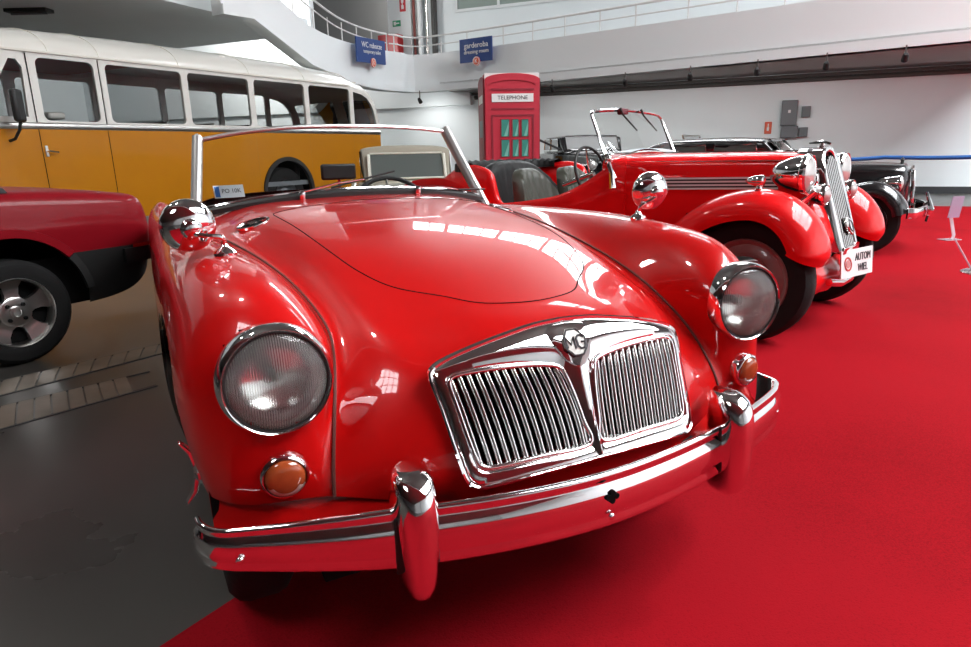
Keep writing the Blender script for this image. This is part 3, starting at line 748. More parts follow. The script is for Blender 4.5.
for sx in (1, -1):
    hl = empty('headlight', (sx * HX, -.004, HZc)); hl.parent = CAR
    hl.rotation_euler = (-.05, 0, -.11 if sx > 0 else .02)
    ax = (0, -1, 0)
    MB().lathe([(.088, -.028), (.0985, -.028), (.0998, -.016), (.0994, -.004), (.0982, .008), (.0948, .017), (.0915, .022), (.0885, .020), (.0860, .012), (.0855, .004)], (0, 0, 0), ax, 64).build('rim', MT['chrome'], hl, ang=70)
    MB().tube([(.0862 * math.cos(t), -.0175, .0862 * math.sin(t)) for t in np.linspace(0, 2 * PI, 65)[:-1]], .0022, 6, closed=True).build('gasket', MT['black'], hl)
    R_ = .0862; hgt = .024; lens = [(R_ * math.sin(a), .010 + hgt * math.cos(a) / 1.0 - hgt * 0) for a in np.linspace(PI / 2, 0, 14)]
    lm = MB(); lm.lathe(lens, (0, 0, 0), ax, 48); lm.build('lens', MT['lens'], hl, ang=80)
    bowl = [(.086, .006)] + [(.086 * math.sin(a), .006 - .075 * (math.cos(a)) ** .8) for a in np.linspace(PI / 2 * .96, .08, 16)]
    rf = MB(); rf.lathe(bowl, (0, 0, 0), ax, 40); rf.build('reflector', MT['reflector'], hl, ang=80)
    bb = MB(); bb.ball((0, .045, 0), .014, 8, 12, (1, 1.4, 1)); bb.build('bulb', MT['white_gloss'], hl)
# ---- turn signals
SX, SZ = .567, .495
for sx in (1, -1):
    ts = empty('turn_signal', (sx * SX, -.012, SZ)); ts.parent = CAR; ts.rotation_euler = (.06, 0, sx * .10)
    MB().lathe([(.040, -.02), (.0425, -.02), (.0428, .006), (.041, .016), (.037, .018), (.0355, .014), (.0355, .005)], (0, 0, 0), (0, -1, 0), 40).build('rim', MT['chrome'], ts, ang=70)
    MB().lathe([(.036, .008), (.035, .017), (.031, .024), (.022, .028), (.010, .0295), (0, .030)], (0, 0, 0), (0, -1, 0), 36).build('lens', MT['amber'], ts, ang=80)
    MB().lathe([(.0362, .0085), (.0352, .0178), (.0312, .0248), (.024, .0282)], (0, 0, 0), (0, -1, 0), 20, a0=PI + .45, a1=2 * PI - .45, ref=(1, 0, 0)).build('clear_lens', pm('clear_plastic', (.62, .52, .44), .15, 0, .8), ts, ang=80)

# ---- front bumper with overriders
bp = [(-.735, .16), (-.738, .09), (-.722, .025), (-.69, -.012), (-.645, -.038), (-.55, -.078), (-.41, -.128), (-.2, -.178), (0, -.197)]
bp = [(-.712, .045), (-.708, .022), (-.694, -.004), (-.672, -.022), (-.638, -.038), (-.55, -.076), (-.41, -.126), (-.2, -.178), (0, -.197)] + [(-x, y) for x, y in reversed(bp[1:-1])]
bp[-1] = (.728, .075); bp[-2] = (.722, .018)
path = cr_spline([Vector((x, y, .383 - .012 * max(0, x - .3) / .4)) for x, y in bp], 7)
def drop(p): return p
prof = [(.0, .058), (-.007, .060), (-.013, .056), (-.014, .047), (-.008, .040), (-.010, .034), (-.018, .026), (-.021, .012), (-.022, -.005), (-.020, -.020), (-.014, -.030), (-.013, -.036), (-.017, -.045), (-.015, -.054), (-.008, -.058), (0, -.056)]
# profile y out: the sweep's side axis points to the car's front here
bump = MB(); side_sign = -1
prof2 = [(-a * side_sign * -1, b) for a, b in prof]
bsc = [1 - .32 * max(0, min(1, (-p.x - .42) / .26)) for p in path]
bump.sweep([(-a, b) for a, b in prof], path, pclosed=False, scale=bsc)
bump.sweep([(0, .058), (.004, .0), (0, -.056)], path, pclosed=False, scale=bsc)
BUMP = bump.build('front_bumper', MT['chrome'], CAR, ang=60)
for x in (-.66, .66, 0):
    y = min(path, key=lambda p: abs(p.x - x)).y
    bz = .372 if x else .352
    MB().ball((x, y - .022, bz), .0075, 6, 10, (1, .7, 1)).build('bolt', MT['chrome'], BUMP)
hole = MB()
for dx, dz in ((0, 0), (.009, 0), (-.009, 0), (0, .008), (0, -.008)):
    hole.cyl((dx, -.2222, .395 + dz), (dx, -.215, .395 + dz), .0062, 12)
hole.build('bumper_hole', MT['void'], BUMP)
for sx in (1, -1):
    # overrider: rounded crown on a tapering blade
    st = [(.513, .016, .010), (.510, .026, .028), (.500, .031, .050), (.480, .034, .064), (.450, .034, .070), (.41, .033, .072), (.37, .031, .072), (.34, .029, .070), (.308, .026, .064), (.286, .021, .052), (.272, .013, .034), (.268, .004, .012)]
    rows = []
    for z, hw, dp in st:
        rows.append([Vector((sx * .378 + 1.12 * hw * math.copysign(abs(math.cos(t)) ** .8, math.cos(t)), -.138 - dp * max(0, math.sin(t)) ** .75 + .03 * 0 + (.51 - z) * -.005 + (.035 if math.sin(t) < 0 else 0) * abs(math.sin(t)), z)) for t in np.linspace(0, 2 * PI, 29)[:-1]])
    ov = MB(); ov.grid(rows, cv=True); b_ = len(ov.v); ov.f.append(tuple(range(b_ - 28, b_))); ov.mi.append(0); ov.f.append(tuple(range(28))); ov.mi.append(0)
    o = ov.build('overrider', MT['chrome'], CAR, ang=60)
    gk = MB(); gk.box(sx * .378 - .0405, sx * .378 + .0405, -.164, -.157, .330, .440); gk.build('overrider_gasket', MT['black'], o, bevel=.003)
apr = MB(); rows = []
for x in np.linspace(-.69, .69, 42):
    yb = float(np.interp(abs(x), [0, .15, .29, .395, .485, .575, .63, .672, .69], [-.150, -.138, -.105, -.062, -.022, -.005, .012, .055, .10])); yf = min(path, key=lambda p: abs(p.x - x)).y + .02
    rows.append([(x, yb + .012, .445), (x, yb + .008, .42), (x, yb * .5 + yf * .5 + .01, .385), (x, max(yf, -.15) + .02, .352), (x, max(yf, -.15) + .05, .33)])
apr.grid(rows); apr.build('front_apron', MT['red_paint'], CAR)
# brackets to the bumper
for sx in (1, -1):
    MB().box(sx * .30 - .02, sx * .30 + .02, -.13, .1, .36, .40).build('bumper_bracket', MT['black'], CAR)

# ---- windscreen
WB = cr_spline([Vector(p) for p in ((-.572, 1.445, .838), (-.50, 1.405, .856), (-.36, 1.372, .878), (-.18, 1.352, .894), (0, 1.346, .899), (.18, 1.352, .894), (.36, 1.372, .878), (.50, 1.405, .856), (.572, 1.445, .838))], 5)
WT = cr_spline([Vector(p) for p in ((-.520, 1.665, 1.100), (-.36, 1.650, 1.128), (-.18, 1.638, 1.145), (0, 1.632, 1.150), (.18, 1.638, 1.149), (.36, 1.655, 1.142), (.520, 1.688, 1.128))], 7)
def along(P, n):
    q = resample3(P, n); return q
def resample3(P, n):
    d = [0]
    for a, b in zip(P[:-1], P[1:]): d.append(d[-1] + (b - a).length)
    out = []; k = 0
    for i in range(n):
        s = d[-1] * i / (n - 1)
        while k < len(d) - 2 and d[k + 1] < s: k += 1
        out.append(P[k].lerp(P[k + 1], (s - d[k]) / max(d[k + 1] - d[k], 1e-9)))
    return out
b_, t_ = resample3(WB, 30), resample3(WT, 30)
WS = empty('windscreen', (0, 1.4, .85)); WS.parent = CAR
off = Vector((0, 1.4, .85))
MB().grid([[p.lerp(q, k / 6) - off for k in range(7)] for p, q in zip(b_, t_)]).build('glass', MT['glass'], WS)
MB().tube([p - off for p in WT], .0085, 8).build('top_rail', MT['post_alu'], WS)
for i in (0, -1):
    a, b = WB[i] - off, WT[i] - off
    MB().sweep([(-.017, -.020), (-.019, .010), (-.008, .022), (.008, .022), (.019, .010), (.017, -.020)], [a + (a - b) * .12, a, a.lerp(b, .5), b, b + (b - a) * .03], upv=(0, -1, 0)).build('side_post', MT['post_alu'], WS, ang=50)
    MB().cyl(b, b + Vector((0, 0, .025)), .006, 8).build('hood_peg', MT['chrome'], WS)
MB().sweep([(-.012, -.012), (-.014, .004), (0, .012), (.012, .004), (.012, -.012)], [p - off + Vector((0, -.006, .000)) for p in WB]).build('rubber_seal', MT['black'], WS)
MB().tube([p - off + Vector((0, .012, .014)) for p in WB], .0065, 8).build('bottom_rail', MT['chrome'], WS)
# wipers
for (px_, tx, tz) in ((-.215, .035, .945), (.235, .44, .888)):
    wp = empty('wiper', (px_, 1.335, .897)); wp.parent = CAR
    MB().lathe([(.012, -.012), (.013, .006), (.009, .014), (0, .018)], (0, 0, 0), (0, -.3, 1), 16).build('spindle', MT['chrome'], wp)
    tip = Vector((tx - px_, .05, tz - .897)); mid = tip * .55 + Vector((0, -.012, .012))
    MB().tube([(0, -.004, .012), mid, tip], [.0045, .0035, .003], 6).build('wiper_arm', MT['chrome'], wp)
    d = tip.normalized(); bl = MB(); bl.tube([tip - d * .14 + Vector((0, .006, 0)), tip + d * .14 + Vector((0, .006, 0))], .004, 6); bl.build('wiper_blade', MT['black'], wp)
# ---- scuttle vents, oval, with octagon
for sx in (1, -1):
    P = uv_of_xy([(sx * .436, 1.023)], (6, 10))[0]; c = on_body([P], .001)[0]; n = Vector(S.normals_out(np.array([P[0]]), np.array([P[1]]))[0]).normalized()
    n = (n + Vector((0, -.10, .25))).normalized(); vx = Vector((1, -sx * -.30, 0)); vx = (vx - n * vx.dot(n)).normalized(); vy = n.cross(vx)
    vt = empty('scuttle_vent', c); vt.parent = CAR
    def el(a, b, h, k=36): return [vx * (a * math.cos(2 * PI * i / k)) + vy * (b * math.sin(2 * PI * i / k)) + n * h for i in range(k)]
    MB().grid([el(.054, .040, -.002), el(.052, .038, .005), el(.046, .032, .006), el(.044, .030, .0015)], cv=True).build('vent_frame', MT['chrome'], vt, ang=60)
    MB().grid([el(.045, .031, .0015), el(.001, .001, .0015)], cv=True).build('vent_mesh', MT['void'], vt)
    q = MB(); q.prism([(.016 * math.cos(PI / 8 + PI / 4 * k), .0145 * math.sin(PI / 8 + PI / 4 * k)) for k in range(8)], .004, Matrix.Translation(n * .002) @ Matrix((vx, vy, n)).transposed().to_4x4())
    for s2 in (-1, 1): q.prism([(s2 * .016, -.003), (s2 * .043, -.003), (s2 * .043, .003), (s2 * .016, .003)] if s2 > 0 else [(-.043, -.003), (-.016, -.003), (-.016, .003), (-.043, .003)], .004, Matrix.Translation(n * .002) @ Matrix((vx, vy, n)).transposed().to_4x4())
    q.build('vent_badge', MT['chrome_dull'], vt, smooth=False)
# ---- fender mirrors
for sx in (1, -1):
    P = uv_of_xy([(sx * .583, .40 if sx < 0 else .43)], (3, 8), (0, 2 * UC))[0]; c = on_body([P], 0)[0]
    mr = empty('wing_mirror', c); mr.parent = CAR
    MB().lathe([(.024, -.006), (.024, .004), (.019, .010), (.010, .016), (.007, .024)], (0, 0, 0), (0, 0, 1), 20).build('mirror_foot', MT['chrome'], mr)
    hc = Vector((sx * .644, .455, .915)) - c
    if sx < 0: hc = Vector((-.648, .44, .898)) - c
    ff = (hc + Vector((0, -.04, -.012)))
    arm = cr_spline([Vector((0, 0, .018)), Vector((sx * .004, -.008, .038)), ff * .62 + Vector((-sx * .004, -.008, .012)), ff], 6)
    MB().tube(arm, .0055, 8).build('mirror_arm', MT['chrome'], mr)
    dirn = Vector((sx * -.12, -1, -.12)).normalized()
    MB().lathe([(.0, .050), (.012, .049), (.020, .044), (.0225, .038), (.0225, .036), (.034, .033), (.046, .026), (.054, .015), (.0575, .002), (.0575, -.006), (.054, -.010)], hc, dirn, 40).build('mirror_shell', MT['chrome'], mr, ang=50)
    MB().lathe([(.054, -.009), (0, -.009)], hc, dirn, 32).build('mirror_glass', MT['alu'], mr)

# ---- wheels
def wheel(parent, x, y, z, r, w, rim_r, style, side, name='wheel', mats=None):
    wh = empty(name, (x, y, z)); wh.parent = parent; ax = (side, 0, 0)
    k = r - rim_r
    MB().lathe([(rim_r, -w * .45), (rim_r + k * .35, -w * .52), (rim_r + k * .75, -w * .48), (r - .008, -w * .36), (r, -w * .22), (r, w * .22), (r - .008, w * .36), (rim_r + k * .75, w * .48), (rim_r + k * .35, w * .52), (rim_r, w * .45)], (0, 0, 0), ax, 48).build('tyre', MT['tyre'], wh, ang=35)
    return wh, ax
for sx in (1, -1):
    for yc in (FW, RW):
        wh, ax = wheel(CAR, sx * .602, yc, WZ - .001, .322, .145, .20, '', sx)
        MB().lathe([(.202, .055), (.206, .066), (.20, .069), (.185, .05), (.18, .02), (.165, -.02), (.16, -.05)], (0, 0, 0), ax, 40).build('rim', MT['chrome_dull'], wh)
        sp_ = MB()
        for k in range(24):
            t = 2 * PI * k / 24; t2 = t + (.3 if k % 2 else -.3)
            sp_.cyl((sx * .075, .035 * math.cos(t), .035 * math.sin(t)), (sx * (.01 if k % 2 else .05), .18 * math.cos(t2), .18 * math.sin(t2)), .0022, 5)
        sp_.build('spokes', MT['chrome_dull'], wh)
        MB().lathe([(.045, -.02), (.045, .07), (.036, .085), (.034, .098), (.02, .105), (0, .107)], (0, 0, 0), ax, 24).build('hub', MT['chrome'], wh)
        ko = MB()
        for s2 in (1, -1):
            ko.sweep([(-.014, -.005), (-.014, .005), (.014, .005), (.014, -.005)], [(sx * .096, 0, 0), (sx * .108, 0, s2 * .05), (sx * .128, 0, s2 * .078)], upv=(sx, 0, 0), scale=[1.2, 1, .7])
        ko.lathe([(.024, .085), (.024, .100), (.0, .104)], (0, 0, 0), ax, 12)
        ko.build('knock_off', MT['chrome'], wh, bevel=.002)
# ---- cockpit
tub = MB(); tub.box(-.55, .55, 1.50, 2.34, .24, .30); tub.box(-.60, -.55, 1.5, 2.32, .24, .74); tub.box(.55, .60, 1.5, 2.32, .24, .74); tub.box(-.55, .55, 2.30, 2.36, .24, .80)
tub.build('cockpit_trim', MT['leather'], CAR, smooth=False)
MB().box(-.56, .56, 1.49, 1.53, .58, .835).build('dashboard', MT['leather'], CAR, bevel=.01)
for sx in (1, -1):
    st = empty('seat', (sx * .28, 2.0, .30)); st.parent = CAR
    MB().box(-.22, .22, -.24, .2, 0, .14).build('cushion', MT['leather'], st, bevel=.04)
    m = MB(); rows = []
    for t in np.linspace(0, PI, 13):
        rows.append([(.22 * math.cos(t), .20 + .02 * 0, .10 + .32 * math.sin(t) ** .6), (.22 * math.cos(t), .27, .10 + .32 * math.sin(t) ** .6)])
    m.grid(rows); m.add([r[0] for r in rows], [tuple(range(13))]); m.add([r[1] for r in rows], [tuple(range(13))]); m.build('backrest', MT['leather'], st, bevel=.01)
sw = empty('steering_wheel', (.27, 1.74, .757)); sw.parent = CAR; sw.rotation_euler = (1.15, 0, 0)
MB().tube([(.19 * math.cos(t), .19 * math.sin(t), 0) for t in np.linspace(0, 2 * PI, 41)[:-1]], .011, 8, closed=True).build('wheel_rim', MT['black'], sw)
w3 = MB()
for k in range(3):
    t = PI / 2 + k * 2 * PI / 3; w3.cyl((0, 0, -.02), (.185 * math.cos(t), .185 * math.sin(t), 0), .006, 6)
w3.cyl((0, 0, -.15), (0, 0, .01), .022, 12); w3.build('wheel_spokes', MT['chrome_dull'], sw)
# inside mirror on the scuttle
im = empty('rear_view_mirror', (-.04, 1.47, .925)); im.parent = CAR
MB().box(-.068, .068, -.012, .012, .018, .078).build('mirror_body', MT['black'], im, bevel=.008)
MB().cyl((0, 0, -.04), (0, 0, .03), .006, 8).build('mirror_stem', MT['chrome'], im)
# tail lamps and rear bumper
for sx in (1, -1):
    MB().lathe([(.035, 0), (.033, .02), (.02, .035), (0, .038)], (sx * .58, 3.46, .56), (0, 1, 0), 20).build('tail_lamp', MT['ink_red'], CAR)
rbp = cr_spline([Vector(p) for p in ((-.70, 3.45, .42), (-.62, 3.62, .42), (-.3, 3.72, .42), (0, 3.74, .42), (.3, 3.72, .42), (.62, 3.62, .42), (.70, 3.45, .42))], 5)
MB().sweep([(-.02, .05), (.0, .06), (.0, -.06), (-.02, -.05)], rbp).build('rear_bumper', MT['chrome'], CAR)
# ================================================================ the yellow and white bus
def rrect(x0, x1, z0, z1, r, n=5):
    pts = []
    for cx, cz, a in ((x1 - r, z1 - r, 0), (x0 + r, z1 - r, PI / 2), (x0 + r, z0 + r, PI), (x1 - r, z0 + r, 1.5 * PI)):
        for k in range(n + 1): t = a + PI / 2 * k / n; pts.append((cx + r * math.cos(t), cz + r * math.sin(t)))
    return pts
def ring_panel(mb, outer, inner, f0, f1):
    """flat panel with a hole: outer and inner outlines as (u,z), f0/f1 map them to the two faces"""
    ic = (sum(p[0] for p in inner) / len(inner), sum(p[1] for p in inner) / len(inner))
    def hit(poly, ang):
        d = (math.cos(ang), math.sin(ang)); best = None
        for (ax, ay), (bx, by) in zip(poly, poly[1:] + poly[:1]):
            ex, ey = bx - ax, by - ay; den = d[0] * ey - d[1] * ex
            if abs(den) < 1e-12: continue
            t = ((ax - ic[0]) * ey - (ay - ic[1]) * ex) / den; s = ((ax - ic[0]) * d[1] - (ay - ic[1]) * d[0]) / den
            if t > 0 and -1e-6 <= s <= 1 + 1e-6 and (best is None or t > best): best = t
        return (ic[0] + d[0] * best, ic[1] + d[1] * best)
    angs = sorted({round(math.atan2(p[1] - ic[1], p[0] - ic[0]), 5) for p in outer + inner})
    O = [hit(outer, a) for a in angs]; I = [hit(inner, a) for a in angs]
    mb.grid([[f0(*p) for p in O], [f0(*p) for p in I], [f1(*p) for p in I], [f1(*p) for p in O]], cv=True)

BUS = empty('bus', (-5.0, 7.6, 0), math.radians(60), 'vintage bus with yellow sides, white roof and pillars along the left of the hall', 'bus')
BW = 2.15
CELLS = [(-.42, .045, [(-.40, 1.50), (-.02, 1.50), (.0, 2.02), (-.05, 2.10), (-.12, 2.10), (-.24, 1.90)]), (.06, .85, (.145, .79)), (.86, 2.01, (.93, 1.965)), (2.01, 3.14, (2.06, 3.09)), (3.14, 4.275, (3.19, 4.225)), (4.275, 5.375, (4.325, 5.325))]
for side in (0, 1):
    yo = 0 if side == 0 else BW; yi = .045 if side == 0 else BW - .045
    wl = MB(); gl = []
    for i, (u0, u1, w) in enumerate(CELLS):
        inn = list(w) if i == 0 else rrect(w[0], w[1], 1.462, 2.135, .06 if i > 1 else .07)
        ring_panel(wl, [(u0, 1.41), (u1, 1.41), (u1, 2.19), (u0, 2.19)], inn, lambda u, z: (u, yo, z), lambda u, z: (u, yi, z))
        gl.append(inn)
    # rear quarter with a rounded upper edge
    ou = [(5.375, 1.41), (6.13, 1.41), (6.10, 1.60), (6.045, 1.80), (5.97, 1.95), (5.86, 2.06), (5.70, 2.13), (5.375, 2.18)]
    iw = [(5.43, 1.49), (6.055, 1.49), (6.03, 1.62), (5.985, 1.78), (5.92, 1.90), (5.80, 2.01), (5.66, 2.065), (5.43, 2.10)]
    ring_panel(wl, ou, iw, lambda u, z: (u, yo, z), lambda u, z: (u, yi, z)); gl.append(iw)
    wl.build('upper_side', MT['white_gloss'], BUS, smooth=False)
    for inn in gl:
        y = yo + (.022 if side == 0 else -.022); MB().add([(u, y, z) for u, z in inn], [tuple(range(len(inn)))]).build('window_pane', MT['glass_bus'], BUS, smooth=False)
    # yellow flank with wheel openings
    def arc(uc, r): return [(uc + r * math.cos(t), .46 + r * math.sin(t)) for t in np.linspace(PI + .33, -.33, 22)]
    out = [(-1.75, .30)] + arc(-.95, .50) + arc(3.72, .50) + [(6.10, .30), (6.13, 1.0), (6.13, 1.40), (-1.60, 1.40), (-1.72, 1.0)]
    lo = MB(); ys = (yo, yi); n_ = len(out); tri = [Vector((u, 0, z)) for u, z in out]
    from mathutils.geometry import tessellate_polygon
    T = tessellate_polygon([tri])
    lo.add([(u, ys[0], z) for u, z in out], [tuple(t) for t in T]); lo.add([(u, ys[1], z) for u, z in out], [tuple(t) for t in T])
    lo.build('flank', MT['yellow'], BUS, smooth=False, merge=False)
    MB().sweep([(-.025, -.036), (.0, -.036), (.012, -.02), (.014, .0), (.012, .022), (0, .036), (-.025, .036)] if side == 0 else [(.025, -.036), (0, -.036), (-.012, -.02), (-.014, 0), (-.012, .022), (0, .036), (.025, .036)], [(-1.6, yo, 1.405), (2, yo, 1.405), (6.14, yo, 1.405)]).build('belt_strip', MT['alu'], BUS)
    for uc in (-.95, 3.72):
        MB().sweep([(-.03, -.03), (.03, -.03), (.03, .025), (-.03, .025)], [(uc + .515 * math.cos(t), yo, .46 + .515 * math.sin(t)) for t in np.linspace(-.3, PI + .3, 26)], upv=(0, 1, 0)).build('arch_trim', MT['black'], BUS)
        w = empty('wheel', (uc, yo + (.19 if side == 0 else -.19), .42)); w.parent = BUS; sg = -1 if side == 0 else 1
        MB().lathe([(.22, -.11), (.28, -.125), (.39, -.11), (.415, -.08), (.42, 0), (.415, .08), (.39, .11), (.28, .125), (.22, .11)], (0, 0, 0), (0, sg, 0), 36).build('tyre', MT['tyre'], w)
        MB().lathe([(.225, .06), (.235, .10), (.20, .06), (.17, .02), (.11, .03), (.10, .07), (.05, .09), (0, .09)], (0, 0, 0), (0, sg, 0), 30).build('rim', MT['grey_box'], w)
        well = half_well(MB(), (uc, yo + .01 * -sg, .46), .51, .5, (0, -sg, 0), -.5); well.build('wheel_well', MT['void'], BUS)
# roof and the rounded ends: one skin carried from side to side
edge = [(-1.75, .30), (-1.72, 1.0), (-1.62, 1.39), (-1.58, 1.42), (-.80, 1.60), (-.42, 1.75), (-.36, 1.98), (-.25, 2.12), (-.1, 2.18), (.5, 2.185), (1.5, 2.185), (3, 2.185), (4.4, 2.185), (5.3, 2.18), (5.70, 2.125), (5.86, 2.055), (5.97, 1.95), (6.045, 1.80), (6.10, 1.60), (6.125, 1.42), (6.125, 1.39), (6.12, 1.0), (6.10, .30)]
mid = [(-2.35, .30), (-2.38, 1.0), (-2.33, 1.39), (-2.32, 1.42), (-2.10, 1.60), (-1.98, 1.80), (-1.80, 2.02), (-1.45, 2.24), (-1.0, 2.42), (.2, 2.53), (1.5, 2.56), (3, 2.56), (4.4, 2.55), (5.25, 2.50), (5.80, 2.36), (6.05, 2.22), (6.20, 2.02), (6.29, 1.80), (6.34, 1.60), (6.36, 1.42), (6.36, 1.39), (6.36, 1.0), (6.30, .30)]
rows = []; NY = 26
for i in range(NY + 1):
    s = -1 + 2 * i / NY; s = math.sin(s * PI / 2); fz = (1 - abs(s) ** 2.4) ** (1 / 1.9) if abs(s) < 1 else 0
    rows.append([(a[0] + (b[0] - a[0]) * fz, BW / 2 + BW / 2 * s, a[1] + (b[1] - a[1]) * fz) for a, b in zip(edge, mid)])
skin = MB(); nv_ = len(edge)
flat = [q for r in rows for q in r]; skin.v = [tuple(p) for p in flat]
glf = MB(); glf.v = list(skin.v); yl = MB(); yl.v = list(skin.v)
for i in range(NY):
    for j in range(nv_ - 1):
        f = (i * nv_ + j, (i + 1) * nv_ + j, (i + 1) * nv_ + j + 1, i * nv_ + j + 1)
        win = (j in (4, 5) and i not in (0, 1, NY // 2, NY // 2 - 1, NY - 1, NY - 2)) or (j in (16, 17, 18) and 3 <= i < NY - 3 and i not in (NY // 2, NY // 2 - 1))
        tgt = glf if win else (yl if (j < 3 or j >= 20) else skin); tgt.f.append(f); tgt.mi.append(0)
def clean(mb):
    used = sorted({i for f in mb.f for i in f}); mp = {a: b for b, a in enumerate(used)}; mb.v = [mb.v[i] for i in used]; mb.f = [tuple(mp[i] for i in f) for f in mb.f]
for mb_, nm, mt in ((skin, 'roof', MT['white_gloss']), (glf, 'end_glass', MT['glass_dark']), (yl, 'end_panel', MT['yellow'])):
    clean(mb_); mb_.build(nm, mt, BUS, ang=50)
MB().sweep([(-.012, -.012), (.012, -.012), (.012, .012), (-.012, .012)], [(u, -.008, 2.195) for u in (-.2, 1, 2.5, 4, 5.3)]).build('gutter', MT['cream'], BUS)
for u in (.30, .88, 1.95, 3.12, 4.25, 5.35):
    seam = []
    for i in range(0, NY // 2 + 1):
        r = rows[i]; us_ = [p[0] for p in r[8:14]]; zs_ = [p[2] for p in r[8:14]]
        seam.append((u, r[0][1] - .002, float(np.interp(u, us_, zs_)) + .003))
    MB().tube(seam, .006, 5).build('roof_seam', MT['cream'], BUS)
# doors, handle, mirror, lamps, inside
MB().box(.052, .06, -.002, .002, .45, 2.17).build('door_gap', MT['void'], BUS); MB().box(.845, .853, -.002, .002, .45, 2.17).build('door_gap', MT['void'], BUS)
for u in (2.01, 3.14, 4.275, 5.375): MB().box(u - .002, u + .002, -.0015, .002, .45, 1.37).build('panel_joint', pm('yellow_joint', (.40, .17, .01), .5), BUS)
h = MB(); h.box(.085, .115, -.012, 0, 1.07, 1.19); h.build('handle_plate', MT['alu'], BUS, bevel=.004)
MB().tube([(.10, -.01, 1.13), (.10, -.05, 1.13), (.20, -.055, 1.115)], .010, 8).build('door_handle', MT['chrome'], BUS)
bm_ = empty('side_mirror', (-.21, -.20, 1.60)); bm_.parent = BUS; bm_.rotation_euler = (0, 0, .55)
MB().box(-.075, .075, -.035, .035, -.17, .17).build('mirror_body', MT['black'], bm_, bevel=.03)
MB().tube([(0, .0, -.15), (.0, .03, -.25), (.01, .10, -.34), (.02, .17, -.36)], .016, 8).build('mirror_arm', MT['black'], bm_)
MB().ball((2.9, .30, 2.43), .07, 8, 12, (1, 1, .6)).build('roof_vent', MT['white_gloss'], BUS)
MB().box(-1.5, 6.05, .06, BW - .06, .55, .62).build('bus_floor', MT['grey_box'], BUS)
MB().box(-1.2, 5.7, .15, BW - .15, 2.27, 2.29).build('inner_ceiling', MT['cream'], BUS)
MB().box(-.3, 1.6, .12, BW - .12, 2.20, 2.25).build('red_valance', MT['ink_red'], BUS)
# seats inside, each a part
for u in (1.0, 1.75, 2.5, 3.25, 4.0, 4.75, 5.4):
    for y0 in (.12, 1.25):
        s = MB(); s.box(u, u + .1, y0, y0 + .78, .62, 1.44); s.box(u - .4, u + .1, y0, y0 + .78, .95, 1.06); s.build('bench_seat', MT['leather'], BUS, bevel=.03)
        MB().tube([(u + .05, y0 + .05, 1.42), (u + .05, y0 + .05, 1.49), (u + .05, y0 + .73, 1.49), (u + .05, y0 + .73, 1.42)], .012, 6).build('seat_rail', MT['chrome_dull'], BUS)
MB().box(.35, .55, .3, .62, 1.50, 1.58).build('headrest', MT['white_gloss'], BUS, bevel=.03)

# ================================================================ the dark red car at the left, tail towards the roadster
def hpt(y, z): return (y, z)
RED = empty('convertible_car', (-2.4, 3.25, 0), math.radians(60), 'dark red car with black lower sill and slotted alloy wheel, cut by the left edge', 'car')
RWD = 1.56
secs = []   # (u, z_low, z_mid(crease), z_shoulder, z_top, half width)
ST = [(-3.15, .34, .52, .60, .62, .62), (-3.05, .30, .56, .68, .72, .70), (-2.6, .28, .60, .74, .80, .76), (-2.0, .26, .64, .79, .85, .78), (-1.2, .24, .68, .84, .88, .78), (-.6, .24, .70, .86, .895, .78), (0, .24, .705, .865, .90, .78), (.35, .25, .70, .85, .885, .775), (.62, .275, .69, .83, .862, .765), (.74, .33, .675, .815, .845, .755), (.80, .40, .665, .80, .825, .735), (.825, .48, .655, .755, .765, .715)]
rows = []
for u, zl, zm, zs, zt, hw in ST:
    h = [(hw * .93, zl), (hw * .985, max(.545, zl + .03)), (hw, zm - .02), (hw * .995, zm + .008), (hw * .975, zm + (zs - zm) * .7), (hw * .94, zs), (hw * .85, zs + (zt - zs) * .7), (hw * .55, zt), (0, zt + .008)]
    rows.append([(u, RWD / 2 + y, z) for y, z in h[:-1]] + [(u, RWD / 2, h[-1][1])] + [(u, RWD / 2 - y, z) for y, z in reversed(h[:-1])])
SR = Surf(np.array(rows)); RU_, RV_ = np.linspace(0, len(ST) - 1, 200), np.linspace(0, 16, 193)
GP = SR.grid(RU_, RV_)
bodym = MB(); bodym.v = [tuple(p) for p in GP.reshape(-1, 3)]; blk = MB(); blk.v = list(bodym.v)
for i in range(199):
    for j in range(192):
        q = (i * 193 + j, (i + 1) * 193 + j, (i + 1) * 193 + j + 1, i * 193 + j + 1); c = np.mean([bodym.v[k] for k in q], axis=0)
        inarch = any(math.hypot(c[0] - uc, c[2] - .30) < .385 for uc in (.02, -2.32)) and abs(c[1] - RWD / 2) > .5
        if inarch: continue
        (blk if j < 12 or j >= 180 else bodym).f.append(q)
for m_, nm, mt in ((bodym, 'body', MT['dark_red']), (blk, 'lower_body', MT['black'])):
    m_.mi = [0] * len(m_.f); clean(m_); m_.build(nm, mt, RED, ang=60)
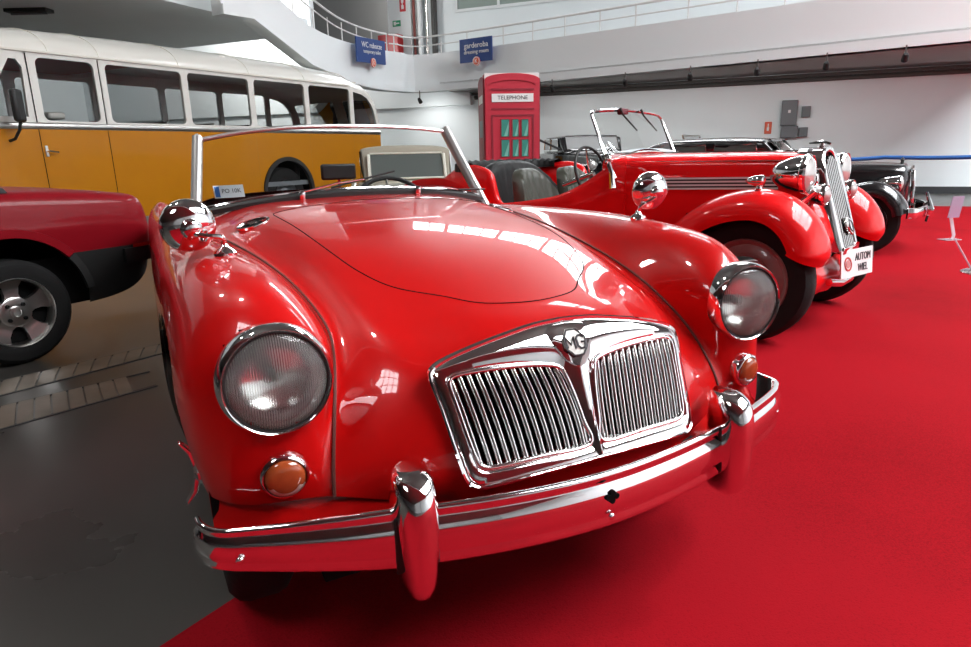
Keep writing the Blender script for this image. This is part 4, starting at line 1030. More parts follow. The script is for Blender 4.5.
for yy, sg in ((0, -1), (RWD, 1)):
    for uc in (.02, -2.32):
        MB().sweep([(-.03, -.018), (.012, -.018), (.018, 0), (.012, .018), (-.03, .018)] if sg > 0 else [(.03, -.018), (-.012, -.018), (-.018, 0), (-.012, .018), (.03, .018)], [(uc + .392 * math.cos(t), yy + .012 * -sg, .30 + .392 * math.sin(t)) for t in np.linspace(.68, PI - .68, 24)], upv=(0, 1, 0)).build('arch_flare', MT['dark_red'], RED)
        for t0, t1 in ((.12, .66), (PI - .66, PI - .12)): MB().sweep([(-.03, -.012), (.010, -.012), (.012, 0), (.010, .012), (-.03, .012)] if sg > 0 else [(.03, -.012), (-.010, -.012), (-.012, 0), (-.010, .012), (.03, .012)], [(uc + .39 * math.cos(t), yy + .012 * -sg, .30 + .39 * math.sin(t)) for t in np.linspace(t0, t1, 12)], upv=(0, 1, 0)).build('arch_lip', MT['black'], RED)
        half_well(MB(), (uc, yy + .02 * -sg, .30), .385, .4, (0, -sg, 0), .10).build('wheel_well', MT['void'], RED)
        w = empty('wheel', (uc, yy - sg * .115, .277)); w.parent = RED; ax = (0, sg, 0)
        MB().lathe([(.172, -.09), (.20, -.10), (.25, -.095), (.27, -.075), (.274, 0), (.27, .075), (.25, .095), (.20, .10), (.172, .09)], (0, 0, 0), ax, 44).build('tyre', MT['tyre'], w)
        MB().lathe([(.166, .03), (.172, .088), (.178, .098), (.181, .094), (.176, .086), (.169, .05)], (0, 0, 0), ax, 40).build('rim', MT['alu'], w)
        MB().lathe([(.168, .02), (0, .02)], (0, 0, 0), ax, 30).build('brake_drum', MT['void'], w)
        sp_ = MB()
        for k in range(5):
            t = 2 * PI * k / 5 + PI / 2; rows = []
            for r, hw_, h in ((.055, .046, .058), (.09, .036, .050), (.13, .044, .050), (.171, .070, .062)):
                e = [(-hw_, h - .02), (-hw_ * .9, h), (hw_ * .9, h), (hw_, h - .02)]
                rows.append([(r * math.cos(t) - a * math.sin(t), sg * b, r * math.sin(t) + a * math.cos(t)) for a, b in e])
            sp_.grid(rows)
        sp_.build('spokes', MT['alu'], w, ang=50)
        MB().lathe([(.078, .03), (.078, .06), (.07, .064), (.034, .064), (.032, .078), (.022, .080), (.018, .074), (0, .074)], (0, 0, 0), ax, 30).build('hub', MT['alu'], w)
        for k in range(4):
            t = PI / 4 + PI / 2 * k; MB().cyl((.052 * math.cos(t), sg * .06, .052 * math.sin(t)), (.052 * math.cos(t), sg * .074, .052 * math.sin(t)), .0105, 6).build('wheel_nut', MT['void'], w)
bp_ = cr_spline([Vector(p) for p in ((.62, .008, .49), (.74, .018, .49), (.815, .07, .49), (.84, .3, .49), (.845, .78, .49), (.84, 1.26, .49), (.815, 1.49, .49), (.74, 1.542, .49), (.62, 1.552, .49))], 5)
MB().sweep([(-.015, -.045), (.004, -.045), (.008, 0), (.004, .04), (-.015, .04)], bp_).build('rear_bumper', MT['black'], RED)
MB().sweep([(-.01, -.010), (.010, -.010), (.010, .010), (-.01, .010)], [p + Vector((0, 0, .052)) for p in bp_[2:-2]]).build('bumper_strip', MT['chrome_dull'], RED)
for y in (.28, 1.28): MB().box(.80, .835, y - .16, y + .16, .60, .70).build('tail_lamp', MT['ink_red'], RED, bevel=.01)
MB().box(-2.9, .48, .12, RWD - .12, .25, .52).build('underbody', MT['void'], RED, smooth=False)
# folded-up black hood, rear part in frame
hd = MB(); rows = []
for u, zt, hw in ((.10, .905, .66), (.02, .95, .66), (-.10, 1.02, .65), (-.35, 1.16, .60), (-.7, 1.24, .58), (-1.1, 1.25, .57), (-1.35, 1.22, .57)):
    rows.append([(u, RWD / 2 + hw * 1.08, .88), (u, RWD / 2 + hw * 1.02, .90 + (zt - .90) * .6)] + [(u, RWD / 2 + hw * math.cos(t), zt - .03 + .03 * math.sin(t)) for t in np.linspace(0, PI, 9)] + [(u, RWD / 2 - hw * 1.02, .90 + (zt - .90) * .6), (u, RWD / 2 - hw * 1.08, .88)])
hd.grid(rows); b0 = 0; hd.f.append(tuple(range(13))); hd.mi.append(0); hd.build('soft_top', MT['black_cloth'], RED)
MB().add([(-1.36, .22, 1.2), (-1.36, 1.34, 1.2), (-1.75, 1.40, .88), (-1.75, .16, .88)], [(0, 1, 2, 3)]).build('windscreen', MT['glass_dark'], RED)

# ================================================================ telephone box
def text(body, size, parent, M, mat, ext=.0015, align='CENTER', name='lettering', sx=1.0):
    c = bpy.data.curves.new(name, 'FONT'); c.body = body; c.size = size; c.extrude = ext; c.align_x = align; c.align_y = 'CENTER'; c.resolution_u = 3
    tmp = bpy.data.objects.new(name, c); link(tmp); bpy.context.view_layer.update()
    me = bpy.data.meshes.new_from_object(tmp.evaluated_get(bpy.context.evaluated_depsgraph_get())); bpy.data.objects.remove(tmp); bpy.data.curves.remove(c)
    me.name = name; me.materials.clear(); me.materials.append(mat); me.transform(M @ Matrix.Diagonal((sx, 1, 1, 1)))
    o = bpy.data.objects.new(name, me); link(o); o.parent = parent; return o
FACE = Matrix(((1, 0, 0, 0), (0, 0, -1, 0), (0, 1, 0, 0), (0, 0, 0, 1)))        # writing that faces local -y
BO = empty('phone_booth', (.452, 9.98, 0), math.radians(5.5), 'red British style telephone box with teal panes standing by the white wall', 'telephone box')
W2, BT, BD = .398, 2.115, .84
bx = MB(); bx.box(-W2, W2, .03, BD, 0, BT - .01); bx.build('cabin', MT['booth_red'], BO, smooth=False)
# front with arched top over a white board
MB().box(-W2, W2, .012, .03, 1.9, BT).build('backing_board', MT['sign_white'], BO, smooth=False)
fr = MB()
arch_ = [(-W2, 0), (W2, 0), (W2, 2.025)] + [(W2 * math.cos(t), 2.025 + .085 * math.sin(t)) for t in np.linspace(0, PI, 19)][1:-1] + [(-W2, 2.025)]
fr.prism(arch_, .022, Matrix.Translation((0, .012, 0)) @ Matrix(((1, 0, 0, 0), (0, 0, -1, 0), (0, 1, 0, 0), (0, 0, 0, 1))))
fr.build('front_panel', MT['booth_red'], BO, smooth=False)
ar = MB(); ar.sweep([(-.012, -.012), (.012, -.012), (.012, .012), (-.012, .012)], [((W2 - .05) * math.cos(t), -.012, 1.95 + .075 * math.sin(t)) for t in np.linspace(0, PI, 19)], upv=(0, 1, 0)); ar.build('arch_moulding', MT['booth_red'], BO)
sg_ = MB(); sg_.box(-.30, .31, -.022, -.008, 1.715, 1.83); sgn_o = sg_.build('sign_panel', MT['sign_white'], BO, smooth=False)
text('TELEPHONE', .078, sgn_o, Matrix.Translation((.005, -.0235, 1.772)) @ FACE, MT['ink'], sx=1.05)
md = MB()
for z in (1.89, 1.62, 1.53): md.box(-.31, .32, -.020, -.008, z - .012, z + .012)
md.box(-.31, -.285, -.02, -.008, 0, 1.52); md.box(.295, .32, -.02, -.008, 0, 1.52); md.build('moulding', MT['booth_dark'], BO, smooth=False)
xs = [(-.170, -.045), (-.005, .095), (.132, .240)]
for i in range(6):
    z1 = 1.475 - i * .285; z0 = z1 - .245
    for x0, x1 in xs:
        p = MB(); p.box(x0, x1, -.016, -.008, z0, z1); po = p.build('pane', MT['teal'], BO, smooth=False)
        w = x1 - x0
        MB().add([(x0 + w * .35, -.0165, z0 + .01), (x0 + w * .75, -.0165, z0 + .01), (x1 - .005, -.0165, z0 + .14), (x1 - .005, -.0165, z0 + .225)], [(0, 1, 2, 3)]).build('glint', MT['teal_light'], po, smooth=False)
        MB().tube([(x0, -.016, z0), (x1, -.016, z0), (x1, -.016, z1), (x0, -.016, z1)], .008, 4, closed=True).build('pane_frame', MT['booth_dark'], po, smooth=False)
for sx in (-1, 1):
    s = MB(); a2_ = [(.04, 0), (BD, 0), (BD, 2.015)] + [(.44 + .40 * math.cos(t), 2.015 + .08 * math.sin(t)) for t in np.linspace(0, PI, 13)][1:-1] + [(.04, 2.015)]
    s.prism(a2_, .02, Matrix.Translation((sx * W2 - (.02 if sx < 0 else 0), 0, 0)) @ Matrix(((0, 0, 1, 0), (1, 0, 0, 0), (0, 1, 0, 0), (0, 0, 0, 1))))
    so = s.build('side_panel', MT['booth_dark'], BO, smooth=False)
    MB().box(sx * W2 + sx * .02 - .002, sx * W2 + sx * .02 + .002, .16, .72, 1.715, 1.83).build('side_sign', MT['sign_white'], so, smooth=False)
    for i in range(6):
        z1 = 1.475 - i * .285; MB().box(sx * W2 + sx * .02 - .002, sx * W2 + sx * .02 + .002, .2, .68, z1 - .245, z1).build('side_pane', MT['booth_dark'] if i else MT['grey_box'], so, smooth=False)

# ================================================================ signs, cabinets, rope and small things round the hall
def board(name, bl, br, h, th, label, cat, mat, tilt=0):
    """upright board between two lower corners; local x along it, -y is its face"""
    d = br - bl; yaw = math.atan2(d.y, d.x); L = Vector((d.x, d.y)).length
    o = empty(name, bl, yaw, label, cat); o['w'] = L
    m = MB(); m.add([(0, 0, 0), (L, 0, d.z), (L, 0, d.z + h), (0, 0, h), (0, th, 0), (L, th, d.z), (L, th, d.z + h), (0, th, h)], [(0, 1, 2, 3), (7, 6, 5, 4), (0, 4, 5, 1), (1, 5, 6, 2), (2, 6, 7, 3), (3, 7, 4, 0)])
    m.build('panel', mat, o, smooth=False); return o, L, d.z
def hang(name, blp, brp, tlp, nl, nr, lines, sym, label):
    bl, br = at_n(*blp, nl), at_n(*brp, nr); h = z_over(bl, *tlp) - bl.z
    o, L, dz = board(name, bl, br, h, .03, label, 'sign', MT['blue'])
    sk = math.atan2(dz, L)
    for i, (s, sz, fz) in enumerate(lines):
        text(s, h * sz, o, Matrix.Translation((L * .52, -.004, h * fz + dz * .52)) @ Matrix.Rotation(-sk, 4, 'Y') @ FACE, MT['sign_white'], ext=.002)
    m = MB(); r = h * .20; m.lathe([(r, 0), (r, .02), (r * .9, .024), (0, .024)], (L * .53, -.0, h * .02 + dz * .5), (0, -1, 0), 28); d = m.build('badge', MT['orange'], o)
    g = MB(); g.lathe([(r * .96, .0245), (r * .80, .027), (r * .78, .0245)], (L * .53, 0, h * .02 + dz * .5), (0, -1, 0), 28); g.build('badge_ring', MT['sign_white'], d)
    text(sym, r * 1.3, d, Matrix.Translation((L * .53, -.027, h * .02 + dz * .5)) @ FACE, MT['sign_white'], ext=.001)
    return o
hang('hanging_sign', (357.5, 61.5), (386, 65), (356, 36), 12.75, 14.0, [('WC robocze', .32, .72), ('temporary toilet', .22, .46)], 'K', 'blue sign for the temporary toilet on the curved part of the parapet')
hang('hanging_sign', (460, 63.5), (492, 60), (458.5, 40), an(at_z(440, 91, GZ))[1] - .35, an(at_z(492, 86.5, GZ))[1] - .25, [('garderoba', .33, .70), ('dressing room', .24, .43)], 'K', 'blue dressing room sign on the straight parapet, right of the other blue sign')
def wallbox(name, px0, py0, px1, py1, N, th, mat, label, cat, group=None):
    a = at_n(px0, py1, N); b = at_n(px1, py1, N); t = z_over(a, px0, py0)
    o = empty(name, a, ROOM, label, cat, group); L = (Vector((b.x, b.y)) - Vector((a.x, a.y))).length
    MB().box(0, L, -th, 0, 0, t - a.z).build('housing', mat, o, smooth=False, bevel=.01); return o, L, t - a.z
NW = HN1 - .001
o, L, h = wallbox('electrical_cabinet', 780, 101, 796, 126, NW, .14, MT['grey_box'], 'tall grey electrical cabinet on the back wall above the black car', 'cabinet')
MB().box(.02, L - .02, -.15, -.14, .02, h - .02).build('door', MT['grey_box'], o, smooth=False); MB().box(L * .42, L * .58, -.156, -.15, h * .50, h * .62).build('warning_label', MT['sign_white'], o, smooth=False)
o, L, h = wallbox('electrical_cabinet', 780, 126.5, 797, 138, NW, .14, MT['grey_box'], 'squat grey cabinet fixed directly under the tall one', 'cabinet'); MB().box(.02, L - .02, -.15, -.14, .02, h - .02).build('door', MT['grey_box'], o, smooth=False)
o, L, h = wallbox('switch_box', 798, 127.5, 807, 137, NW, .10, MT['grey_box'], 'low grey box to the right of the squat cabinet', 'box'); MB().box(.02, L - .02, -.11, -.10, .02, h - .02).build('cover', MT['grey_box'], o, smooth=False)
o, L, h = wallbox('switch_box', 801, 106.5, 810, 117.5, NW, .10, MT['grey_box'], 'small square dark grey box right of the tall cabinet', 'box'); MB().box(.02, L - .02, -.11, -.10, .02, h - .02).build('cover', MT['grey_box'], o, smooth=False)
o, L, h = wallbox('safety_sign', 764, 122, 771, 134, NW, .02, MT['orange'], 'small upright red safety sign on the back wall left of the cabinets', 'sign')
g = MB(); g.box(L * .35, L * .65, -.024, -.02, h * .25, h * .55); g.box(L * .42, L * .58, -.024, -.02, h * .55, h * .85); g.build('symbol', MT['sign_white'], o, smooth=False)
# upstairs: red cabinets, signs and pipes beside the pillar
NP = UN - .1
o, L, h = wallbox('fire_cabinet', 384, 37, 404, 56, NP - .35, .3, pm('fire_red', (.42, .015, .02), .45), 'red fire hose cabinet behind the gallery railing by the pillar', 'cabinet')
MB().box(.03, L - .03, -.31, -.30, .05, h - .05).build('door', pm('fire_red_door', (.36, .012, .018), .4), o, smooth=False)
o, L, h = wallbox('fire_sign', 400, -4, 406, 12, NP, .02, pm('sign_red', (.55, .02, .03), .5), 'narrow red fire sign high on the white upstairs pillar', 'sign')
g = MB(); g.box(L * .3, L * .7, -.024, -.02, h * .15, h * .4); g.box(L * .42, L * .58, -.024, -.02, h * .4, h * .55); g.box(L * .3, L * .7, -.024, -.02, h * .55, h * .8); g.build('symbol', MT['sign_white'], o, smooth=False)
o, L, h = wallbox('exit_sign', 393, 21, 401, 27, NP, .02, MT['green'], 'small green exit sign on the white upstairs pillar', 'sign')
g = MB(); g.box(L * .15, L * .45, -.024, -.02, h * .2, h * .8); g.box(L * .45, L * .85, -.024, -.02, h * .4, h * .6); g.build('symbol', MT['sign_white'], o, smooth=False)
def pipe(px, r, N, mat, label):
    p = at_n(px, 40, N); tag(MB().cyl((p.x, p.y, 2.55), (p.x, p.y, 7.2), r, 10).build('pipe', mat), label, 'pipe')
pipe(435, .09, UN - .15, MT['pipe'], 'thick black vertical pipe on the upstairs wall, furthest right')
pipe(427.5, .045, UN - .15, MT['chrome_dull'], 'thin grey vertical pipe just left of the thick black one')
pipe(415, .04, UN - .15, pm('reddish_pipe', (.25, .06, .05), .5), 'thin reddish vertical pipe beside the white upstairs pillar')
pipe(421, .08, UN - .15, MT['white'], 'white vertical pipe between the reddish and grey ones upstairs')
# dark ceiling lamp over the left part
l_ = at_z(8, 12, lz - .04); l2 = at_z(50, 11, lz - .04)
lm = empty('ceiling_lamp', (l_ + l2) / 2, math.atan2((l2 - l_).y, (l2 - l_).x), 'unlit dark tube lamp under the low ceiling at top left', 'lamp')
MB().box(-(l2 - l_).length / 2, (l2 - l_).length / 2, -.12, .12, -.02, .04).build('housing', MT['black'], lm, bevel=.01)
MB().cyl((-(l2 - l_).length / 2 + .05, 0, -.035), ((l2 - l_).length / 2 - .05, 0, -.035), .018, 8).build('tube', MT['grey_box'], lm)
# blue rope barrier
q0, q1, q2 = at_n(800, 158.5, 12.9), at_n(885, 157.5, 12.6), at_n(1040, 153.5, 11.8)
rp = empty('rope_barrier', (q1.x, q1.y, .003), 0, 'blue rope barrier strung in front of the back wall at right', 'barrier')
off_ = Vector((q1.x, q1.y, 0))
pts = []
for a, b in ((q0, q1), (q1, q2)):
    for k in range(12): t = k / 12; p = a.lerp(b, t); p.z -= .03 * math.sin(PI * t); pts.append(p - off_)
MB().tube(pts + [q2 - off_], .032, 8).build('rope', MT['rope'], rp)
for q in (q0, q2):
    MB().lathe([(.16, 0), (.16, .015), (.03, .03), (.025, .05), (.025, q.z + .03), (.04, q.z + .04), (.03, q.z + .08), (0, q.z + .09)], (q.x - off_.x, q.y - off_.y, 0), (0, 0, 1), 18).build('post', MT['post'], rp)
# little sign stands on the carpet
CZ = .002
def stand(base, top, label, h, ang):
    s = empty('sign_stand', (base.x, base.y, CZ), ang, label, 'sign stand')
    return s
MT['acrylic'] = pm('acrylic', (.62, .60, .66), .15, alpha=.55)
s = stand(at_z(949, 240, 0), None, 'small clear acrylic sign stand on the carpet in front of the black car', .45, .2)
MB().box(-.10, .10, -.06, .06, 0, .008).build('foot', MT['acrylic'], s)
MB().sweep([(-.02, -.004), (.02, -.004), (.02, .004), (-.02, .004)], [(.04, .0, .005), (.05, 0, .05), (.0, .02, .24), (.0, .03, .28)], upv=(0, 1, 0)).build('stem', MT['acrylic'], s)
MB().box(-.075, .075, .02, .026, .24, .47, Matrix.Rotation(.12, 4, 'X')).build('holder', pm('acrylic_violet', (.45, .40, .55), .2, alpha=.6), s)
s = stand(at_z(974, 272, 0), None, 'flat metal sign stand base with a slanting rod on the carpet, at right edge', .3, 0)
MB().lathe([(.155, 0), (.155, .006), (.13, .014), (.03, .02), (0, .021)], (0, 0, 0), (0, 0, 1), 28, sc=(1, .6)).build('foot', MT['post'], s)
MB().tube([(-.02, 0, .015), (-.17, .05, .27)], .007, 8).build('rod', MT['acrylic'], s)
MB().box(-.13, .10, -.17, -.12, 0, .012).build('label_card', pm('pink_card', (.62, .32, .34), .5), s)
# paper card behind the windscreen of the front car
crd = CAR.matrix_world
# ================================================================ vintage cars: shared builders
def car_loft(name, st, mat, parent, per=10, n=28, caps=True, hole=None):
    """st rows: (y, half width, z bottom, z shoulder, z top, squareness)"""
    A = np.array(st, float); k = np.arange(len(A)); q = np.linspace(0, len(A) - 1, (len(A) - 1) * per + 1)
    B = np.stack([np.interp(q, k, A[:, c]) if c == 5 else pchip(A[:, 0], A[:, c], np.interp(q, k, A[:, 0])) for c in range(6)], 1); B[:, 0] = np.interp(q, k, A[:, 0])
    rows = []
    for y, w, zb, zs, zt, e in B:
        r = [(w * .94, y, zb), (w * .985, y, zb + (zs - zb) * .35), (w, y, zb + (zs - zb) * .7)]
        for t in np.linspace(0, PI / 2, n // 2): r.append((w * max(0, math.cos(t)) ** (2 / e), y, zs + (zt - zs) * max(0, math.sin(t)) ** (2 / e)))
        rows.append(r + [(-x, y_, z) for x, y_, z in reversed(r[:-1])])
    mb = MB(); m = len(rows[0])
    if hole: 
        mb.v = [p for r in rows for p in r]
        for i in range(len(rows) - 1):
            for j in range(m - 1):
                q_ = (i * m + j, (i + 1) * m + j, (i + 1) * m + j + 1, i * m + j + 1); c = np.mean([mb.v[a] for a in q_], axis=0)
                if not hole(*c): mb.f.append(q_); mb.mi.append(0)
    else: mb.grid(rows)
    if caps:
        mb.f.append(tuple(range(m))); mb.mi.append(0); b = (len(rows) - 1) * m; mb.f.append(tuple(b + i for i in reversed(range(m)))); mb.mi.append(0)
    clean(mb)
    return mb.build(name, mat, parent, ang=50)
def pontoon(name, side, path, prof, mat, parent):
    """fender: path of (y, z) crest points, prof of (x, inset below the crest)"""
    P = cr_spline([Vector((0, y, z)) for y, z in path], 6); rows = []
    for i, p in enumerate(P):
        t = P[min(i + 1, len(P) - 1)] - P[max(i - 1, 0)]; t.normalize(); nrm = Vector((0, t.z, -t.y))
        if i == 0: sg = 1
        k = min(1, .35 + 2.2 * min(i, len(P) - 1 - i) / len(P)); rows.append([Vector((side * x, p.y, p.z)) - NSG(nrm) * (d) for x, d in prof])
    mb = MB(); pr = [Vector((q[0], q[1], 0)) for q in prof]
    rows = [cr_spline(r, 4) for r in rows]
    mb.grid(rows); o = mb.build(name, mat, parent, ang=60)
    return o
def NSG(n): return n
def vwheel(parent, x, y, r, w, rim, disc, side, wall=None):
    wh = empty('wheel', (x, y, r + CZ)); wh.parent = parent; ax = (side, 0, 0); k = r - rim
    MB().lathe([(rim, -w * .42), (rim + k * .4, -w * .5), (r - k * .2, -w * .46), (r, -w * .25), (r, w * .25), (r - k * .2, w * .46), (rim + k * .4, w * .5), (rim, w * .42)], (0, 0, 0), ax, 40).build('tyre', MT['tyre'], wh, ang=40)
    MB().lathe([(rim + .004, w * .40), (rim - .004, w * .47), (rim - .014, w * .40), (rim - .03, w * .22), (rim * .66, w * .30), (rim * .62, w * .36)], (0, 0, 0), ax, 40).build('rim', disc, wh)
    MB().lathe([(rim * .64, w * .34), (rim * .60, w * .50), (rim * .45, w * .62), (rim * .2, w * .68), (0, w * .69)], (0, 0, 0), ax, 36).build('hub_cap', MT['chrome'], wh)
    return wh
def bullet_lamp(parent, x, y, z, r, L, shell, fl=.9):
    lp = empty('headlight', (x, y, z)); lp.parent = parent
    MB().lathe([(0, -L), (r * .35, -L * .93), (r * .66, -L * .72), (r * .88, -L * .42), (r * .98, -L * .15), (r, 0)], (0, 0, 0), (0, -1, 0), 28).build('lamp_shell', shell, lp)
    MB().lathe([(r, -.012), (r * 1.05, -.006), (r * 1.05, .012), (r * .97, .022), (r * .92, .018)], (0, 0, 0), (0, -1, 0), 28).build('rim', MT['chrome'], lp)
    MB().lathe([(r * .95, .014), (r * .75, .028), (r * .4, .038), (0, .042)], (0, 0, 0), (0, -1, 0), 28).build('lens', MT['lens_far'], lp)
    return lp
MT['lens_far'] = pm('lamp_glass', (.62, .62, .60), .12, .55)

# ================================================================ the red four-seat tourer behind
R2 = empty('touring_car', (1.845, 3.93, 0), .83, 'red open tourer with tall narrow chrome grille and chrome bullet headlights', 'car')
SHX = .165
# bonnet and cowl
car_loft('bonnet', [(-.14, .180, .50, .90, .992, 3.2), (.05, .215, .50, .905, 1.000, 3.2), (.30, .275, .50, .91, 1.004, 3.2), (.6, .36, .50, .915, 1.004, 3.2), (.88, .435, .50, .92, 1.0, 3.2)], MT['red_paint_b'], R2)
car_loft('cowl', [(.88, .44, .32, .92, 1.0, 3.2), (.95, .46, .32, .925, 1.003, 3.2), (1.02, .485, .32, .93, 1.0, 3.2)], MT['red_paint_b'], R2)
# tub: a side sheet with the cut-down door line
top = [(.88, .955), (.94, .95), (1.03, .90), (1.12, .835), (1.21, .785), (1.33, .74), (1.5, .71), (1.65, .69), (1.77, .68), (1.81, .71), (1.84, .79), (1.87, .88), (1.93, .92), (2.05, .942), (2.2, .925), (2.4, .85), (2.7, .74), (2.95, .60), (3.06, .44)]
def tubw(y): return float(np.interp(y, [.88, 1.04, 1.2, 1.5, 1.9, 2.3, 2.6, 2.85, 3.0, 3.06], [.45, .50, .565, .61, .615, .58, .50, .37, .24, .15]))
ty = np.array([p[0] for p in top]); tz = np.array([p[1] for p in top]); ysm = np.concatenate([np.linspace(.88, 1.74, 36), np.linspace(1.76, 2.0, 22), np.linspace(2.04, 3.06, 26)])
for s_ in (-1, 1):
    rows = []
    for y in ysm:
        zt = float(pchip(ty, tz, np.array([y]))[0]); w = tubw(y); zb = .32
        rows.append([(s_ * w * .90, y, zb), (s_ * w * .97, y, zb + (zt - zb) * .35), (s_ * w, y, zb + (zt - zb) * .7), (s_ * w * .995, y, zt - .02), (s_ * (w * .985 - .008), y, zt), (s_ * (w * .96 - .022), y, zt - .006), (s_ * (w * .94 - .03), y, zt - .06), (s_ * (w * .9 - .03), y, zb)])
    m = MB(); m.grid(rows); m.build('tub_side', MT['red_paint_b'], R2, ang=70)
# tail deck behind the seats
car_loft('tail', [(2.28, .555, .35, .83, .91, 2.6), (2.5, .50, .36, .76, .85, 2.4), (2.75, .39, .38, .64, .75, 2.3), (2.95, .25, .40, .52, .62, 2.2), (3.07, .10, .42, .45, .50, 2.1)], MT['red_paint_b'], R2)
MB().box(-.46, .46, .85, 2.9, .24, .36).build('chassis', MT['void'], R2)
MB().box(-.52, .52, 1.04, 2.3, .36, .40).build('cabin_floor', MT['void'], R2)
# side mouldings on the bonnet
def hood_w(y): return float(np.interp(y, [-.14, .05, .30, .6, .88], [.180, .215, .275, .36, .435]))
for s_ in (-1, 1):
    MB().sweep([(-.002, -.036), (.002, -.036), (.002, .036), (-.002, .036)], [(s_ * (hood_w(y) + .001), y, .827 - .012 * (y - .3)) for y in np.linspace(.02, .80, 14)]).build('moulding_band', MT['black'], R2)
    for z in (.797, .817, .837, .857):
        MB().sweep([(-.004, -.005), (.004, -.005), (.004, .005), (-.004, .005)], [(s_ * (hood_w(y) + .004), y, z - .012 * (y - .3)) for y in np.linspace(.02, .80, 14)]).build('side_moulding', MT['trim_silver'], R2)
MB().sweep([(-.006, -.003), (.006, -.003), (.006, .004), (-.006, .004)], [(0, y, 1.006) for y in np.linspace(-.12, .98, 8)]).build('bonnet_hinge', MT['chrome'], R2)
for s_ in (-1, 1): MB().sweep([(-.004, -.003), (.004, -.003), (.004, .003), (-.004, .003)], [(s_ * hood_w(y) * .965, y, .955) for y in np.linspace(-.12, .88, 8)]).build('bonnet_edge', MT['chrome_dull'], R2)
MB().sweep([(-.02, -.006), (.02, -.006), (.02, .008), (-.02, .008)], [(.50 * math.cos(t), .98, .93 + .085 * math.sin(t) ** .6) for t in np.linspace(.05, PI - .05, 19)], upv=(0, -1, 0)).build('cowl_band', MT['chrome'], R2)
# grille: chrome shell with upright bars
def gy2(z): return -.165 - (1.0 - z) * .30
MT['bar_grey'] = pm('grille_bar_chrome', (.46, .46, .45), .2, 1)
GR2 = empty('grille', (0, 0, 0)); GR2.parent = R2
def shell_pts(z, o=0):
    w = (.142 if z < .9 else .142 * max(.02, 1 - ((z - .9) / .125) ** 2.2) ** .5) + o
    return w
sh = MB(); rows = []
out = [(.150, .455), (.155, .50), (.158, .6), (.158, .75), (.155, .88), (.142, .955), (.11, .995), (.06, 1.018), (0, 1.026)]
out = out + [(-x, z) for x, z in reversed(out[:-1])]
for x, z in out:
    y = gy2(z); k = .80
    rows.append([(x * 1.12, y + .13, z - .005), (x * 1.10, y + .01, z), (x * 1.03, y - .012, z), (x * .93, y - .016, .74 + (z - .74) * .965), (x * .80, y - .010, .74 + (z - .74) * .915), (x * .78, y + .03, .74 + (z - .74) * .90)])
sh.grid(rows); sh.build('grille_shell', MT['chrome'], GR2, ang=60)
MB().add([(-.12, gy2(.5) + .025, .48), (.12, gy2(.5) + .025, .48), (.12, gy2(.97) + .025, .975), (-.12, gy2(.97) + .025, .975)], [(0, 1, 2, 3)]).build('grille_core', MT['void'], GR2)
MB().sweep([(-.02, -.02), (.02, -.02), (.02, .02), (-.02, .02)], [(-.155, gy2(.46) - .002, .462), (0, gy2(.46) - .014, .458), (.155, gy2(.46) - .002, .462)]).build('grille_foot', MT['chrome'], GR2, bevel=.005)
for i in range(7):
    x = -.102 + .034 * i; zt = .975 - .05 * (abs(x) / .11) ** 2
    MB().sweep([(-.0058, -.004), (-.005, .004), (0, .007), (.005, .004), (.0058, -.004)], [(x * .98, gy2(z) - .004, z) for z in np.linspace(.475, zt, 6)], upv=(0, -1, 0)).build('grille_bar', MT['bar_grey'], GR2)
em = MB(); em.lathe([(.046, 0), (.046, .010), (.040, .016), (0, .018)], (0, gy2(.58) - .024, .585), (0, -1, .33), 24, sc=(1, 1.35)); eo = em.build('emblem', MT['chrome_dull'], GR2)
em = MB(); em.lathe([(.032, .0165), (.028, .021), (.024, .0165)], (0, gy2(.58) - .024, .585), (0, -1, .33), 20, sc=(1, 1.35)); em.build('emblem_ring', MT['ink'], eo)
orn = empty('bonnet_ornament', (0, -.13, 1.012)); orn.parent = R2
MB().lathe([(.024, 0), (.024, .012), (.014, .02), (.012, .034), (0, .036)], (0, 0, 0), (0, 0, 1), 16).build('filler_cap', MT['chrome'], orn)
MB().tube([(0, -.045, .03), (0, .0, .040), (0, .07, .034)], [.006, .010, .004], 8).build('mascot', MT['chrome'], orn)
